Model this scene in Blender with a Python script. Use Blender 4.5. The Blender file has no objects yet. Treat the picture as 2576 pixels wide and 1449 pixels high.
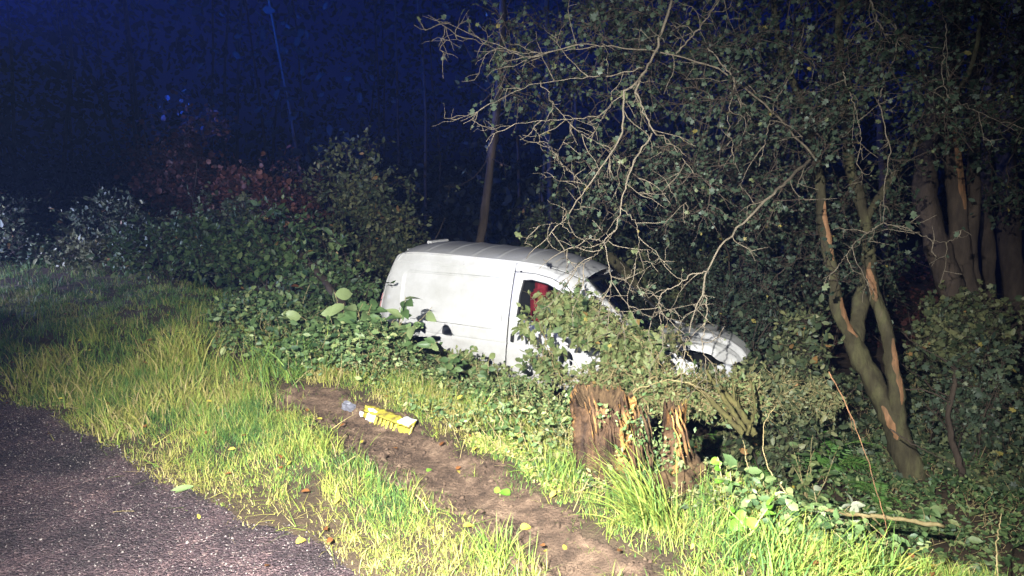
import bpy, bmesh, math
import numpy as np
from mathutils import Vector, Matrix, Euler

R_ = math.radians
rng = np.random.default_rng(11)
scene = bpy.context.scene
COL = scene.collection

# ------------------------------------------------------------------ camera
CAM_H, CAM_PITCH, HFOV = 1.6, 11.0, 72.0
cam_data = bpy.data.cameras.new('camera')
cam_data.sensor_width = 36.0
cam_data.angle = R_(HFOV)
cam_data.clip_end = 400
cam = bpy.data.objects.new('camera', cam_data)
cam.location = (0, 0, CAM_H)
cam.rotation_euler = (R_(90 - CAM_PITCH), 0, 0)
COL.objects.link(cam)
scene.camera = cam

# ------------------------------------------------------------------ world: clear night sky
world = bpy.data.worlds.new('World')
scene.world = world
world.use_nodes = True
wn = world.node_tree
wn.nodes.clear()
sky = wn.nodes.new('ShaderNodeTexSky')
sky.sky_type = 'NISHITA'
sky.sun_disc = False
sky.sun_elevation = R_(14)
sky.sun_rotation = R_(200)
tint = wn.nodes.new('ShaderNodeMix')
tint.data_type = 'RGBA'
tint.blend_type = 'MULTIPLY'
tint.inputs[0].default_value = 1.0
tint.inputs[7].default_value = (0.05, 0.09, 0.95, 1)
bg = wn.nodes.new('ShaderNodeBackground')
bg.inputs[1].default_value = 0.007
wo = wn.nodes.new('ShaderNodeOutputWorld')
wn.links.new(sky.outputs[0], tint.inputs[6])
wn.links.new(tint.outputs[2], bg.inputs[0])
wn.links.new(bg.outputs[0], wo.inputs[0])


def lamp(name, kind, loc, target, color, energy, radius=0.05, size=None, blend=1.0):
    l = bpy.data.lights.new(name, kind)
    l.color = color
    l.energy = energy
    if kind == 'SUN':
        l.angle = R_(2)
    else:
        l.shadow_soft_size = radius
    if kind == 'SPOT':
        l.spot_size = R_(size)
        l.spot_blend = blend
    o = bpy.data.objects.new(name, l)
    o.location = loc
    o.rotation_euler = (Vector(target) - Vector(loc)).to_track_quat('-Z', 'Y').to_euler()
    COL.objects.link(o)
    return o


# faint moon, from the sky's own direction
lamp('moon', 'SUN', (0, 0, 20), (4, 10, 14), (0.55, 0.65, 1.0), 0.01)
# the hand torch held beside the camera, and the work lamp of the rescue vehicle parked behind it
lamp('hand_torch', 'SPOT', (-0.45, -0.15, 2.05), (0.25, 4.3, -0.62), (0.99, 0.985, 0.94), 5700, 0.015, 90, 1.0)
lamp('vehicle_work_lamp', 'SPOT', (-2.2, -4.0, 3.3), (1.6, 8.0, 0.2), (0.8, 0.9, 1.0), 1000, 0.06, 70, 0.9)
# blue beacon of the vehicle standing up the lane, beyond the left edge of the frame
lamp('blue_beacon', 'SPOT', (-8.7, 10.0, 3.7), (-6.4, 12.0, 5.1), (0.005, 0.09, 1.0), 13500, 0.12, 112, 0.9)
# headlamp glow of that same vehicle raking the far left verge
lamp('far_headlamp', 'SPOT', (-8.9, 6.9, 1.0), (-5.2, 8.7, 0.1), (0.52, 0.57, 1.0), 2600, 0.06, 84, 1.0)

scene.view_settings.view_transform = 'Standard'
scene.view_settings.look = 'None'
scene.view_settings.exposure = 0.0
scene.view_settings.gamma = 1.0
scene.view_settings.use_curve_mapping = False
scene.render.engine = 'CYCLES'
cy = scene.cycles
cy.use_denoising = True
cy.max_bounces = 4
cy.diffuse_bounces = 2
cy.glossy_bounces = 2
cy.transmission_bounces = 3
cy.transparent_max_bounces = 8
cy.volume_bounces = 0
cy.use_light_tree = False
cy.sample_clamp_indirect = 4.0

# ------------------------------------------------------------------ where things stand
FPX = 1288.0 / math.tan(R_(HFOV / 2))
CP, SP = math.cos(R_(CAM_PITCH)), math.sin(R_(CAM_PITCH))


def ray(u, v):
    a = (u - 1288.0) / FPX
    b = -(v - 724.5) / FPX
    return np.array([a, CP + b * SP, -SP + b * CP])


def P(u, v, d):
    return np.array([0, 0, CAM_H]) + ray(u, v) * d


def smooth(t):
    t = np.clip(t, 0, 1)
    return t * t * (3 - 2 * t)


_k = np.random.default_rng(5)
_NW = [(_k.normal(size=2), _k.uniform(0, 6.28)) for _ in range(24)]


def wav(x, y, f, i=0):
    """smooth pseudo noise in about -1..1"""
    r = 0
    for j in range(6):
        w, ph = _NW[(i * 5 + j) % 24]
        r = r + np.sin((x * w[0] + y * w[1]) * f * (1 + 0.37 * j) + ph * (j + 1))
    return r / 3.2


def s_edge(x, y):
    return 0.73 * x + 0.68 * y - 2.5


def r_edge(x, y):
    return 0.59 * x + 0.81 * y - 1.64 + 0.035 * np.sin(3.1 * x + 0.6) + 0.02 * np.sin(9.3 * x) + 0.012 * np.sin(31 * x + 11 * y)


def gz(u, v):
    d = ray(u, v)
    k = -CAM_H / d[2]
    return (d * k)[:2]


TRACK = np.array([gz(*p) for p in [
    (675, 1000), (860, 1012), (1010, 1082), (1120, 1128), (1215, 1190), (1300, 1262), (1420, 1335), (1560, 1470), (1700, 1700),
    (1500, 1700), (1345, 1470), (1235, 1372), (1140, 1320), (1060, 1262), (960, 1195), (870, 1150), (800, 1075), (690, 1032)]])


def poly_sd(x, y, poly):
    """signed distance to a polygon, positive inside"""
    x = np.asarray(x, float); y = np.asarray(y, float)
    d = np.full(x.shape, 1e9); inside = np.zeros(x.shape, bool)
    n = len(poly)
    for i in range(n):
        ax, ay = poly[i]; bx, by = poly[(i + 1) % n]
        ex, ey = bx - ax, by - ay
        t = np.clip(((x - ax) * ex + (y - ay) * ey) / (ex * ex + ey * ey), 0, 1)
        d = np.minimum(d, np.hypot(x - ax - t * ex, y - ay - t * ey))
        c = ((ay > y) != (by > y)) & (x < (bx - ax) * (y - ay) / (by - ay + 1e-12) + ax)
        inside ^= c
    return np.where(inside, d, -d)


def track_mask(x, y):
    return poly_sd(x, y, TRACK) + 0.045 + 0.04 * wav(x, y, 11.0, 3) + 0.05 * wav(x, y, 6.0, 1) + 0.02 * wav(x, y, 19.0, 2)


def G(x, y):
    x = np.asarray(x, float); y = np.asarray(y, float)
    s = s_edge(x, y)
    r = r_edge(x, y)
    z = -1.44 * smooth((s + 0.1 * wav(x, y, 1.3)) / 2.9)
    z = z + 0.05 * smooth(r / 0.5) * (1 - smooth(s / 1.5)) + 0.022 * wav(x, y, 3.0, 1) * smooth(r / 0.4)
    z = z + 0.06 * wav(x, y, 1.1, 2) * smooth(s / 2)
    z = z + 1.3 * smooth((s - 9) / 22.0)
    z = z - 0.06 * smooth((track_mask(x, y) + 0.05) / 0.3)
    z = z - 0.05 * (1 - smooth((r + 0.12) / 0.14))
    return z


def at(u, v):
    d = ray(u, v)
    lo = 1.0
    k = 1.0
    while k < 40:
        p = np.array([0, 0, CAM_H]) + d * k
        if p[2] < G(p[0], p[1]):
            break
        lo = k
        k *= 1.01
    for _ in range(14):
        m = (lo + k) / 2
        p = np.array([0, 0, CAM_H]) + d * m
        if p[2] < G(p[0], p[1]):
            k = m
        else:
            lo = m
    return np.array([0, 0, CAM_H]) + d * k


# ------------------------------------------------------------------ materials
def mat(name, base, rough=0.6, spec=0.5, metal=0.0):
    m = bpy.data.materials.new(name)
    m.use_nodes = True
    b = m.node_tree.nodes['Principled BSDF']
    b.inputs['Base Color'].default_value = (*base, 1)
    b.inputs['Roughness'].default_value = rough
    b.inputs['Specular IOR Level'].default_value = spec
    b.inputs['Metallic'].default_value = metal
    return m


def nodes(m):
    return m.node_tree.nodes, m.node_tree.links, m.node_tree.nodes['Principled BSDF']


def ramp(nt, stops):
    r = nt.nodes.new('ShaderNodeValToRGB')
    el = r.color_ramp.elements
    while len(el) < len(stops):
        el.new(0.5)
    for e, (p, c) in zip(el, stops):
        e.position = p
        e.color = (*c, 1)
    return r


def noise(nt, scale, detail=4, rough=0.6, stretch=None, coord='Object'):
    tc = nt.nodes.new('ShaderNodeTexCoord')
    n = nt.nodes.new('ShaderNodeTexNoise')
    n.inputs['Scale'].default_value = scale
    n.inputs['Detail'].default_value = detail
    n.inputs['Roughness'].default_value = rough
    if stretch:
        mp = nt.nodes.new('ShaderNodeMapping')
        mp.inputs['Scale'].default_value = stretch
        nt.links.new(tc.outputs[coord], mp.inputs[0])
        nt.links.new(mp.outputs[0], n.inputs[0])
    else:
        nt.links.new(tc.outputs[coord], n.inputs[0])
    return n


def noise_mat(name, stops, scale=8, rough=0.8, spec=0.3, bump=0.4, bscale=40, stretch=None, dist=0.01, detail=6):
    m = mat(name, (0.5, 0.5, 0.5), rough, spec)
    N, L, b = nodes(m)
    n = noise(m.node_tree, scale, detail, 0.65, stretch)
    r = ramp(m.node_tree, stops)
    L.new(n.outputs[0], r.inputs[0])
    L.new(r.outputs[0], b.inputs['Base Color'])
    n2 = noise(m.node_tree, bscale, 6, 0.7, stretch)
    bp = N.new('ShaderNodeBump')
    bp.inputs['Strength'].default_value = bump
    bp.inputs['Distance'].default_value = dist
    L.new(n2.outputs[0], bp.inputs['Height'])
    L.new(bp.outputs[0], b.inputs['Normal'])
    return m


def leaf_mat(name, stops, rough=0.45, spec=0.5, trans=0.25):
    rough, spec = rough + 0.1, spec * 0.7
    """colour runs along the per-leaf value 'tint' (each leaf's own age and colour)"""
    m = mat(name, (0.1, 0.1, 0.1), rough, spec)
    N, L, b = nodes(m)
    a = N.new('ShaderNodeAttribute')
    a.attribute_name = 'tint'
    r = ramp(m.node_tree, stops)
    L.new(a.outputs['Fac'], r.inputs[0])
    n = noise(m.node_tree, 60, 2)
    mx = N.new('ShaderNodeMix'); mx.data_type = 'RGBA'; mx.blend_type = 'MULTIPLY'
    mx.inputs[0].default_value = 0.5
    rr = ramp(m.node_tree, [(0.3, (0.55, 0.55, 0.5)), (0.7, (1.3, 1.3, 1.3))])
    L.new(n.outputs[0], rr.inputs[0])
    L.new(r.outputs[0], mx.inputs[6]); L.new(rr.outputs[0], mx.inputs[7])
    L.new(mx.outputs[2], b.inputs['Base Color'])
    t = N.new('ShaderNodeBsdfTranslucent')
    L.new(mx.outputs[2], t.inputs[0])
    ms = N.new('ShaderNodeMixShader')
    ms.inputs[0].default_value = trans
    out = N['Material Output']
    L.new(b.outputs[0], ms.inputs[1]); L.new(t.outputs[0], ms.inputs[2])
    L.new(ms.outputs[0], out.inputs[0])
    return m


M = {}
M['wood_leaf'] = leaf_mat('distant_leaf', [(0, (0.012, 0.016, 0.012)), (1, (0.03, 0.035, 0.025))], 0.6, 0.2, 0.1)
M['grass'] = leaf_mat('grass_blade', [(0.0, (0.03, 0.07, 0.025)), (0.35, (0.08, 0.17, 0.045)), (0.6, (0.19, 0.28, 0.05)), (0.8, (0.33, 0.32, 0.075)), (1.0, (0.42, 0.33, 0.17))], 0.5, 0.35, 0.3)
M['haw'] = leaf_mat('hawthorn_leaf', [(0, (0.02, 0.035, 0.02)), (0.5, (0.045, 0.068, 0.042)), (0.9, (0.09, 0.12, 0.075)), (0.975, (0.14, 0.16, 0.07)), (1, (0.3, 0.25, 0.07))], 0.4, 0.5, 0.25)
M['bramble'] = leaf_mat('bramble_leaf', [(0, (0.025, 0.055, 0.022)), (0.5, (0.095, 0.155, 0.055)), (0.9, (0.22, 0.26, 0.1)), (0.975, (0.26, 0.29, 0.12)), (1, (0.3, 0.2, 0.07))], 0.42, 0.5, 0.2)
M['broad'] = leaf_mat('broad_leaf', [(0, (0.04, 0.09, 0.03)), (0.5, (0.12, 0.19, 0.07)), (1, (0.24, 0.29, 0.13))], 0.36, 0.55, 0.15)
M['copper'] = leaf_mat('copper_leaf', [(0, (0.04, 0.014, 0.014)), (0.5, (0.1, 0.036, 0.03)), (1, (0.22, 0.09, 0.06))], 0.45, 0.5, 0.2)
M['shrub'] = leaf_mat('shrub_leaf', [(0, (0.02, 0.035, 0.018)), (0.5, (0.065, 0.09, 0.045)), (0.9, (0.17, 0.18, 0.08)), (0.975, (0.2, 0.2, 0.09)), (1, (0.28, 0.16, 0.06))], 0.42, 0.5, 0.2)
M['fern'] = leaf_mat('fern_green', [(0, (0.05, 0.12, 0.03)), (0.6, (0.1, 0.22, 0.045)), (1, (0.2, 0.2, 0.06))], 0.45, 0.4, 0.25)
M['fresh'] = leaf_mat('fresh_leaf', [(0, (0.08, 0.22, 0.02)), (1, (0.2, 0.4, 0.05))], 0.4, 0.5, 0.3)
M['pale'] = leaf_mat('pale_leaf_underside', [(0, (0.2, 0.24, 0.16)), (1, (0.42, 0.44, 0.32))], 0.5, 0.4, 0.2)
M['yellow_leaf'] = leaf_mat('yellow_fallen_leaf', [(0, (0.35, 0.27, 0.04)), (1, (0.5, 0.42, 0.08))], 0.5, 0.4, 0.2)
M['brown_leaf'] = leaf_mat('brown_fallen_leaf', [(0, (0.1, 0.04, 0.015)), (1, (0.22, 0.09, 0.03))], 0.5, 0.4, 0.1)
M['twig'] = noise_mat('grey_twig_bark', [(0.3, (0.09, 0.074, 0.053)), (0.7, (0.2, 0.165, 0.115))], 30, 0.7, 0.3, 0.3, 120)
M['bark'] = noise_mat('tree_bark', [(0.3, (0.03, 0.025, 0.015)), (0.5, (0.06, 0.052, 0.028)), (0.62, (0.09, 0.085, 0.04)), (0.75, (0.14, 0.105, 0.07))], 7, 0.85, 0.2, 0.9, 26, (1, 1, 0.35), 0.02)
M['dbark'] = noise_mat('dark_far_bark', [(0.3, (0.03, 0.022, 0.017)), (0.55, (0.06, 0.045, 0.033)), (0.75, (0.1, 0.072, 0.05))], 7, 0.9, 0.2, 0.8, 24, (1, 1, 0.3), 0.02)
M['barepatch'] = noise_mat('stripped_wood', [(0.3, (0.1, 0.07, 0.035)), (0.5, (0.2, 0.105, 0.05)), (0.7, (0.34, 0.18, 0.09))], 20, 0.7, 0.3, 0.5, 60, (1, 1, 0.2))
M['moss'] = noise_mat('moss_bark', [(0.25, (0.05, 0.04, 0.02)), (0.55, (0.11, 0.1, 0.035)), (0.8, (0.22, 0.16, 0.07))], 14, 0.9, 0.2, 0.8, 60)
M['cane'] = noise_mat('dry_cane', [(0.3, (0.22, 0.17, 0.07)), (0.7, (0.38, 0.31, 0.16))], 18, 0.6, 0.3, 0.2, 90)
M['dark_twig'] = noise_mat('dark_twig', [(0.3, (0.03, 0.022, 0.016)), (0.7, (0.07, 0.05, 0.035))], 18, 0.8, 0.3, 0.2, 90)


# ------------------------------------------------------------------ object helpers
def tag(o, label=None, cat=None, group=None, kind=None):
    if label: o['label'] = label
    if cat: o['category'] = cat
    if group: o['group'] = group
    if kind: o['kind'] = kind
    return o


def empty(name, loc, label=None, cat=None, group=None):
    o = bpy.data.objects.new(name, None)
    o.location = Vector([float(c) for c in loc])
    o.empty_display_size = 0.1
    COL.objects.link(o)
    return tag(o, label, cat, group)


class Soup:
    def __init__(s):
        s.V, s.F, s.T, s.M, s.n = [], [], [], [], 0

    def add(s, v, f, t=0.5, m=0):
        v = np.asarray(v, float).reshape(-1, 3)
        f = np.asarray(f, np.int64).reshape(-1, 3)
        s.V.append(v); s.F.append(f + s.n)
        s.T.append(np.broadcast_to(np.asarray(t, float), (len(v),)).copy())
        s.M.append(np.broadcast_to(np.asarray(m, np.int32), (len(f),)).copy())
        s.n += len(v)

    def mesh(s, name, mats, origin=(0, 0, 0), smooth_=False):
        me = bpy.data.meshes.new(name)
        V = np.concatenate(s.V) - np.asarray(origin, float)
        F = np.concatenate(s.F)
        me.vertices.add(len(V))
        me.vertices.foreach_set('co', V.astype(np.float32).ravel())
        me.loops.add(len(F) * 3)
        me.loops.foreach_set('vertex_index', F.astype(np.int32).ravel())
        me.polygons.add(len(F))
        me.polygons.foreach_set('loop_start', np.arange(0, len(F) * 3, 3, dtype=np.int32))
        a = me.attributes.new('tint', 'FLOAT', 'POINT')
        a.data.foreach_set('value', np.concatenate(s.T).astype(np.float32))
        for m_ in mats:
            me.materials.append(m_)
        me.polygons.foreach_set('material_index', np.concatenate(s.M))
        if smooth_:
            me.polygons.foreach_set('use_smooth', np.ones(len(F), bool))
        me.update(calc_edges=True)
        return me

    def build(s, name, mats, parent=None, origin=(0, 0, 0), smooth_=False):
        if not s.V:
            return None
        me = s.mesh(name, mats, origin, smooth_)
        o = bpy.data.objects.new(name, me)
        COL.objects.link(o)
        if parent is not None:
            o.parent = parent
        else:
            o.location = Vector([float(c) for c in origin])
        return o


def norm(a):
    return a / (np.linalg.norm(a, axis=-1, keepdims=True) + 1e-9)


def tubes(soup, Pn, Rn, sides=4, tint=0.5, m=0, cap=False):
    """Pn (N,n,3) centre lines, Rn (N,n) radii"""
    Pn = np.asarray(Pn, float); Rn = np.asarray(Rn, float)
    if Pn.ndim == 2:
        Pn = Pn[None]; Rn = Rn[None]
    N, n, _ = Pn.shape
    T = norm(np.gradient(Pn, axis=1))
    ref = np.broadcast_to(np.array([0.31, 0.87, 0.12]), T.shape)
    mean = norm(T.mean(axis=1, keepdims=True))
    bad = np.abs((mean * ref[:, :1]).sum(-1, keepdims=True)) > 0.85
    ref = np.where(bad, np.array([0.9, 0.1, 0.3]), ref)
    A = norm(np.cross(T, ref)); B = np.cross(T, A)
    an = np.arange(sides) * 2 * np.pi / sides
    V = Pn[:, :, None] + Rn[:, :, None, None] * (A[:, :, None] * np.cos(an)[None, None, :, None] + B[:, :, None] * np.sin(an)[None, None, :, None])
    i = np.arange(n - 1)[:, None] * sides
    j = np.arange(sides)[None]
    j2 = (j + 1) % sides
    a = (i + j).ravel(); b = (i + j2).ravel(); c = (i + sides + j2).ravel(); d = (i + sides + j).ravel()
    F = np.concatenate([np.stack([a, b, c], 1), np.stack([a, c, d], 1)])
    if cap:
        k0 = np.arange(1, sides - 1)
        F = np.concatenate([F, np.stack([k0 * 0, k0 + 1, k0], 1), (n - 1) * sides + np.stack([k0 * 0, k0, k0 + 1], 1)])
    F = F[None] + (np.arange(N) * n * sides)[:, None, None]
    t = np.repeat(np.broadcast_to(np.asarray(tint, float), (N,)), n * sides)
    soup.add(V.reshape(-1, 3), F.reshape(-1, 3), t, m)


LEAF = {
    # x along the leaf, y across, z up; outline with a folded midrib
    'ovate': (np.array([[0, 0, 0], [.3, .27, .07], [.7, .22, .06], [1, 0, -.06], [.7, -.22, .06], [.3, -.27, .07], [.5, 0, 0]]),
              np.array([[0, 6, 1], [1, 6, 2], [2, 6, 3], [3, 6, 4], [4, 6, 5], [5, 6, 0]])),
    'lobed': (np.array([[0, 0, 0], [.3, .16, .02], [.28, .42, .05], [.55, .2, .03], [.72, .34, .05], [1, 0, -.04], [.72, -.34, .05], [.55, -.2, .03], [.28, -.42, .05], [.3, -.16, .02]]),
              np.array([[0, 9, 1], [9, 8, 7], [9, 7, 1], [1, 7, 3], [1, 3, 2], [3, 7, 6], [3, 6, 4], [4, 6, 5]])),
    'round': (np.array([[0, 0, 0], [.25, .4, .06], [.7, .42, .05], [1, 0.05, -.05], [.7, -.42, .05], [.25, -.4, .06]]),
              np.array([[0, 3, 1], [1, 3, 2], [0, 5, 3], [5, 4, 3]])),
    'pinna': (np.array([[0, 0, 0], [.3, .07, .02], [1, 0, -.1], [.3, -.07, .02]]),
              np.array([[0, 2, 1], [0, 3, 2]])),
    'simple': (np.array([[0, 0, 0], [.45, .26, .05], [1, 0, -.05], [.45, -.26, .05]]),
               np.array([[0, 2, 1], [0, 3, 2]])),
}


def leaves(soup, pos, d, nrm, size, shape='simple', tint=0.5, m=0):
    tv, tf = LEAF[shape]
    N = len(pos)
    if N == 0:
        return
    d = norm(d)
    side = norm(np.cross(nrm, d))
    nn = np.cross(d, side)
    sz = np.broadcast_to(np.asarray(size, float), (N,))[:, None, None]
    V = pos[:, None] + sz * (tv[None, :, 0:1] * d[:, None] + tv[None, :, 1:2] * side[:, None] + tv[None, :, 2:3] * nn[:, None])
    F = tf[None] + (np.arange(N) * len(tv))[:, None, None]
    t = np.repeat(np.broadcast_to(np.asarray(tint, float), (N,)), len(tv))
    soup.add(V.reshape(-1, 3), F.reshape(-1, 3), t, m)


def rdir(n, r=None):
    r = rng if r is None else r
    return norm(r.normal(size=(n, 3)))


def walk(p0, d0, length, n=5, wob=0.35, pull=(0, 0, -0.05)):
    N = len(p0)
    L = np.broadcast_to(np.asarray(length, float), (N,))[:, None] / (n - 1)
    out = [p0]; d = norm(d0)
    for _ in range(n - 1):
        d = norm(d + wob * rng.normal(size=(N, 3)) * 0.5 + np.asarray(pull))
        out.append(out[-1] + d * L)
    return np.stack(out, 1), d


def resample(pts, n):
    pts = np.asarray(pts, float)
    seg = np.r_[0, np.cumsum(np.linalg.norm(np.diff(pts, axis=0), axis=1))]
    t = np.linspace(0, seg[-1], n)
    return np.stack([np.interp(t, seg, pts[:, k]) for k in range(3)], 1)


def crooked(pts, n, amp):
    q = resample(pts, n)
    j = rng.normal(size=q.shape) * amp
    j[0] = 0
    return q + j


def colonize(roots, targets, r_tip=0.003, thick=0.006, n=7, curve=0.22, wob=0.03):
    """joins every target to the nearest existing node by a crooked bough; returns the boughs"""
    nodes_ = [np.asarray(r, float) for r in roots]
    arr = np.array(nodes_)
    d0 = np.min(np.linalg.norm(targets[:, None] - arr[None], axis=2), axis=1)
    res = []
    for i in np.argsort(d0):
        t = targets[i]
        dist = np.linalg.norm(arr - t, axis=1)
        k = int(np.argmin(dist))
        a = arr[k]; L = dist[k]
        if L < 0.03:
            continue
        mid = (a + t) / 2 + rng.normal(size=3) * L * curve * 0.5 + np.array([0, 0, L * curve * 0.5])
        s = np.linspace(0, 1, n)[:, None]
        path = (1 - s) ** 2 * a + 2 * s * (1 - s) * mid + s * s * t
        jit = rng.normal(size=path.shape) * L * wob
        jit[0] = 0; jit[-1] = 0
        path = path + jit
        res.append((path, np.linspace(r_tip + thick * L, r_tip, n)))
        arr = np.concatenate([arr, path[2:]])
    return res


def foliage(wood, leaf, boughs, twigs_per=6, twig_len=0.25, leaves_per=4, leaf_size=0.045, shape='simple',
            wood_m=0, droop=-0.05, tint_mu=0.5, tint_sd=0.22, keep=1.0, leaf_up=0.4):
    PP = np.array([b[0] for b in boughs]); RR = np.array([b[1] for b in boughs])
    tubes(wood, PP, RR, 4, m=wood_m)
    n = PP.shape[1]
    K = len(PP) * twigs_per
    bi = np.repeat(np.arange(len(PP)), twigs_per)
    f = rng.uniform(0.25, 1.0, K) * (n - 1)
    i0 = np.minimum(f.astype(int), n - 2)
    fr = (f - i0)[:, None]
    p = PP[bi, i0] * (1 - fr) + PP[bi, i0 + 1] * fr
    tan = norm(PP[bi, i0 + 1] - PP[bi, i0])
    d = norm(tan * 0.6 + rdir(K) * 1.0)
    L = twig_len * rng.uniform(0.4, 1.3, K)
    W, _ = walk(p, d, L, 4, 0.5, (0, 0, droop))
    tubes(wood, W, np.broadcast_to(np.linspace(1, 0.45, 4), (K, 4)) * (0.0022 + 0.004 * L)[:, None], 3, m=wood_m)
    sel = np.nonzero(rng.random(K) < keep)[0]
    wi = np.repeat(sel, leaves_per)
    N = len(wi)
    g = rng.uniform(0.2, 1.0, N) * 3
    j0 = np.minimum(g.astype(int), 2)
    gf = (g - j0)[:, None]
    lp = W[wi, j0] * (1 - gf) + W[wi, j0 + 1] * gf
    ld = norm(norm(W[wi, j0 + 1] - W[wi, j0]) * 0.5 + rdir(N))
    nr = norm(rdir(N) * 0.9 + np.array([0, -0.25, leaf_up]))
    sz = 0.8 * leaf_size * np.clip(np.exp(rng.normal(size=N) * 0.36), 0.4, 1.9)
    clump = wav(lp[:, 0] * 2, lp[:, 2] * 2 + lp[:, 1], 2.0, 3) * 0.15
    tt_ = np.clip(rng.normal(tint_mu, tint_sd, N) + clump, 0, 0.96)
    tt_ = np.where(rng.random(N) < 0.008, 1.0, tt_)
    leaves(leaf, lp, ld, nr, sz, shape, tt_)
    return W


def ellipsoid_pts(c, r, n, shell=0.45):
    d = rdir(n)
    k = rng.uniform(shell, 1.0, n)[:, None]
    return np.asarray(c) + d * k * np.asarray(r)


# ------------------------------------------------------------------ ground, road, dirt track
def sheet(name, xs, ys, zf, m, mask=None, thickness=0):
    X, Y = np.meshgrid(xs, ys)
    Z = zf(X, Y)
    V = np.stack([X, Y, Z], -1).reshape(-1, 3)
    nx = len(xs)
    i, j = np.meshgrid(np.arange(len(ys) - 1), np.arange(nx - 1), indexing='ij')
    a = (i * nx + j).ravel()
    if mask is not None:
        mk = mask(X, Y).reshape(-1)
        keep = (mk[a] & mk[a + 1] & mk[a + nx] & mk[a + nx + 1])
        a = a[keep]
    F = np.concatenate([np.stack([a, a + 1, a + nx + 1], 1), np.stack([a, a + nx + 1, a + nx], 1)])
    used = np.unique(F)
    remap = np.zeros(len(V), int); remap[used] = np.arange(len(used))
    s = Soup(); s.add(V[used], remap[F])
    return s.build(name, [m], smooth_=True)


def axis(lo, hi, near_lo, near_hi, fine, n_far):
    a = near_lo - (np.geomspace(fine, near_lo - lo + fine, n_far) - fine)
    b = near_hi + (np.geomspace(fine, hi - near_hi + fine, n_far) - fine)
    return np.unique(np.r_[a, np.arange(near_lo, near_hi, fine), b])


soil = noise_mat('damp_soil', [(0.3, (0.035, 0.025, 0.016)), (0.6, (0.075, 0.052, 0.032)), (0.8, (0.12, 0.085, 0.05))], 9, 0.9, 0.25, 1.0, 45, None, 0.02, 10)
g_ = sheet('ground', axis(-90, 90, -5, 5, 0.05, 50), axis(-40, 140, 1.5, 9, 0.05, 50), G, soil)
tag(g_, kind='structure')

track_m = noise_mat('bare_track_soil', [(0.32, (0.04, 0.025, 0.016)), (0.5, (0.1, 0.064, 0.042)), (0.7, (0.19, 0.128, 0.085))], 11, 0.85, 0.3, 1.0, 70, None, 0.02, 12)


def track_z(x, y):
    r = np.random.default_rng(3)
    ru = wav(x, y, 14, 1) * 0.003 + wav(x, y, 37, 2) * 0.0025 + np.abs(wav(x, y, 24, 3)) * 0.003 + r.normal(size=x.shape) * 0.0012
    return G(x, y) + 0.010 + ru - 0.05 * (1 - smooth((track_mask(x, y) - 0.0) / 0.03))


tk = sheet('dirt_track', np.arange(-2.2, 1.4, 0.012), np.arange(1.6, 5.0, 0.012), track_z, track_m, lambda x, y: track_mask(x, y) > -0.01)
tag(tk, 'bare brown skid track of churned soil through the verge', None, None, 'structure')

# asphalt: chippings bound in dark binder, worn and gritty towards the verge
asp = mat('worn_asphalt', (0.05, 0.05, 0.05), 0.6, 0.5)
N, L, b = nodes(asp)
tc = N.new('ShaderNodeTexCoord')
vor = N.new('ShaderNodeTexVoronoi'); vor.inputs['Scale'].default_value = 105
L.new(tc.outputs['Object'], vor.inputs['Vector'])
vr = ramp(asp.node_tree, [(0.0, (0.022, 0.013, 0.016)), (0.5, (0.060, 0.038, 0.045)), (0.85, (0.125, 0.085, 0.09)), (1.0, (0.36, 0.28, 0.25))])
L.new(vor.outputs['Color'], vr.inputs[0])
n1 = noise(asp.node_tree, 1.6, 6, 0.65)
pr = ramp(asp.node_tree, [(0.36, (0.25, 0.22, 0.24)), (0.5, (0.8, 0.74, 0.74)), (0.64, (1.7, 1.55, 1.4))])
L.new(n1.outputs[0], pr.inputs[0])
mx = N.new('ShaderNodeMix'); mx.data_type = 'RGBA'; mx.blend_type = 'MULTIPLY'; mx.inputs[0].default_value = 1
L.new(vr.outputs[0], mx.inputs[6]); L.new(pr.outputs[0], mx.inputs[7])
L.new(mx.outputs[2], b.inputs['Base Color'])
n2 = noise(asp.node_tree, 140, 4, 0.7)
ad = N.new('ShaderNodeMath'); ad.operation = 'SUBTRACT'
L.new(n2.outputs[0], ad.inputs[0]); L.new(vor.outputs['Distance'], ad.inputs[1])
bp_ = N.new('ShaderNodeBump'); bp_.inputs['Strength'].default_value = 1.0; bp_.inputs['Distance'].default_value = 0.016
L.new(ad.outputs[0], bp_.inputs['Height']); L.new(bp_.outputs[0], b.inputs['Normal'])


def road_z(x, y):
    r = np.random.default_rng(8)
    near = (np.hypot(x, y - 3) < 4)
    return 0.006 * wav(x, y, 2.2, 2) + 0.002 * wav(x, y, 21, 1) + near * r.normal(size=x.shape) * 0.0011 - 0.03 * smooth((r_edge(x, y) + 0.02) / 0.1)


rd = sheet('road', axis(-60, 60, -3.6, 0.6, 0.016, 40), axis(-40, 70, 2.2, 4.9, 0.016, 40), road_z, asp,
           lambda x, y: (r_edge(x, y) < 0.12) & (r_edge(x, y) > -6.5))
tag(rd, 'wet dark asphalt lane with gritty chippings', None, None, 'structure')

# loose grit on the road and crumbs of soil on the track
grit_m = noise_mat('grit_stone', [(0.3, (0.08, 0.07, 0.065)), (0.7, (0.3, 0.26, 0.24))], 25, 0.5, 0.5, 0.3, 80)


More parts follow.
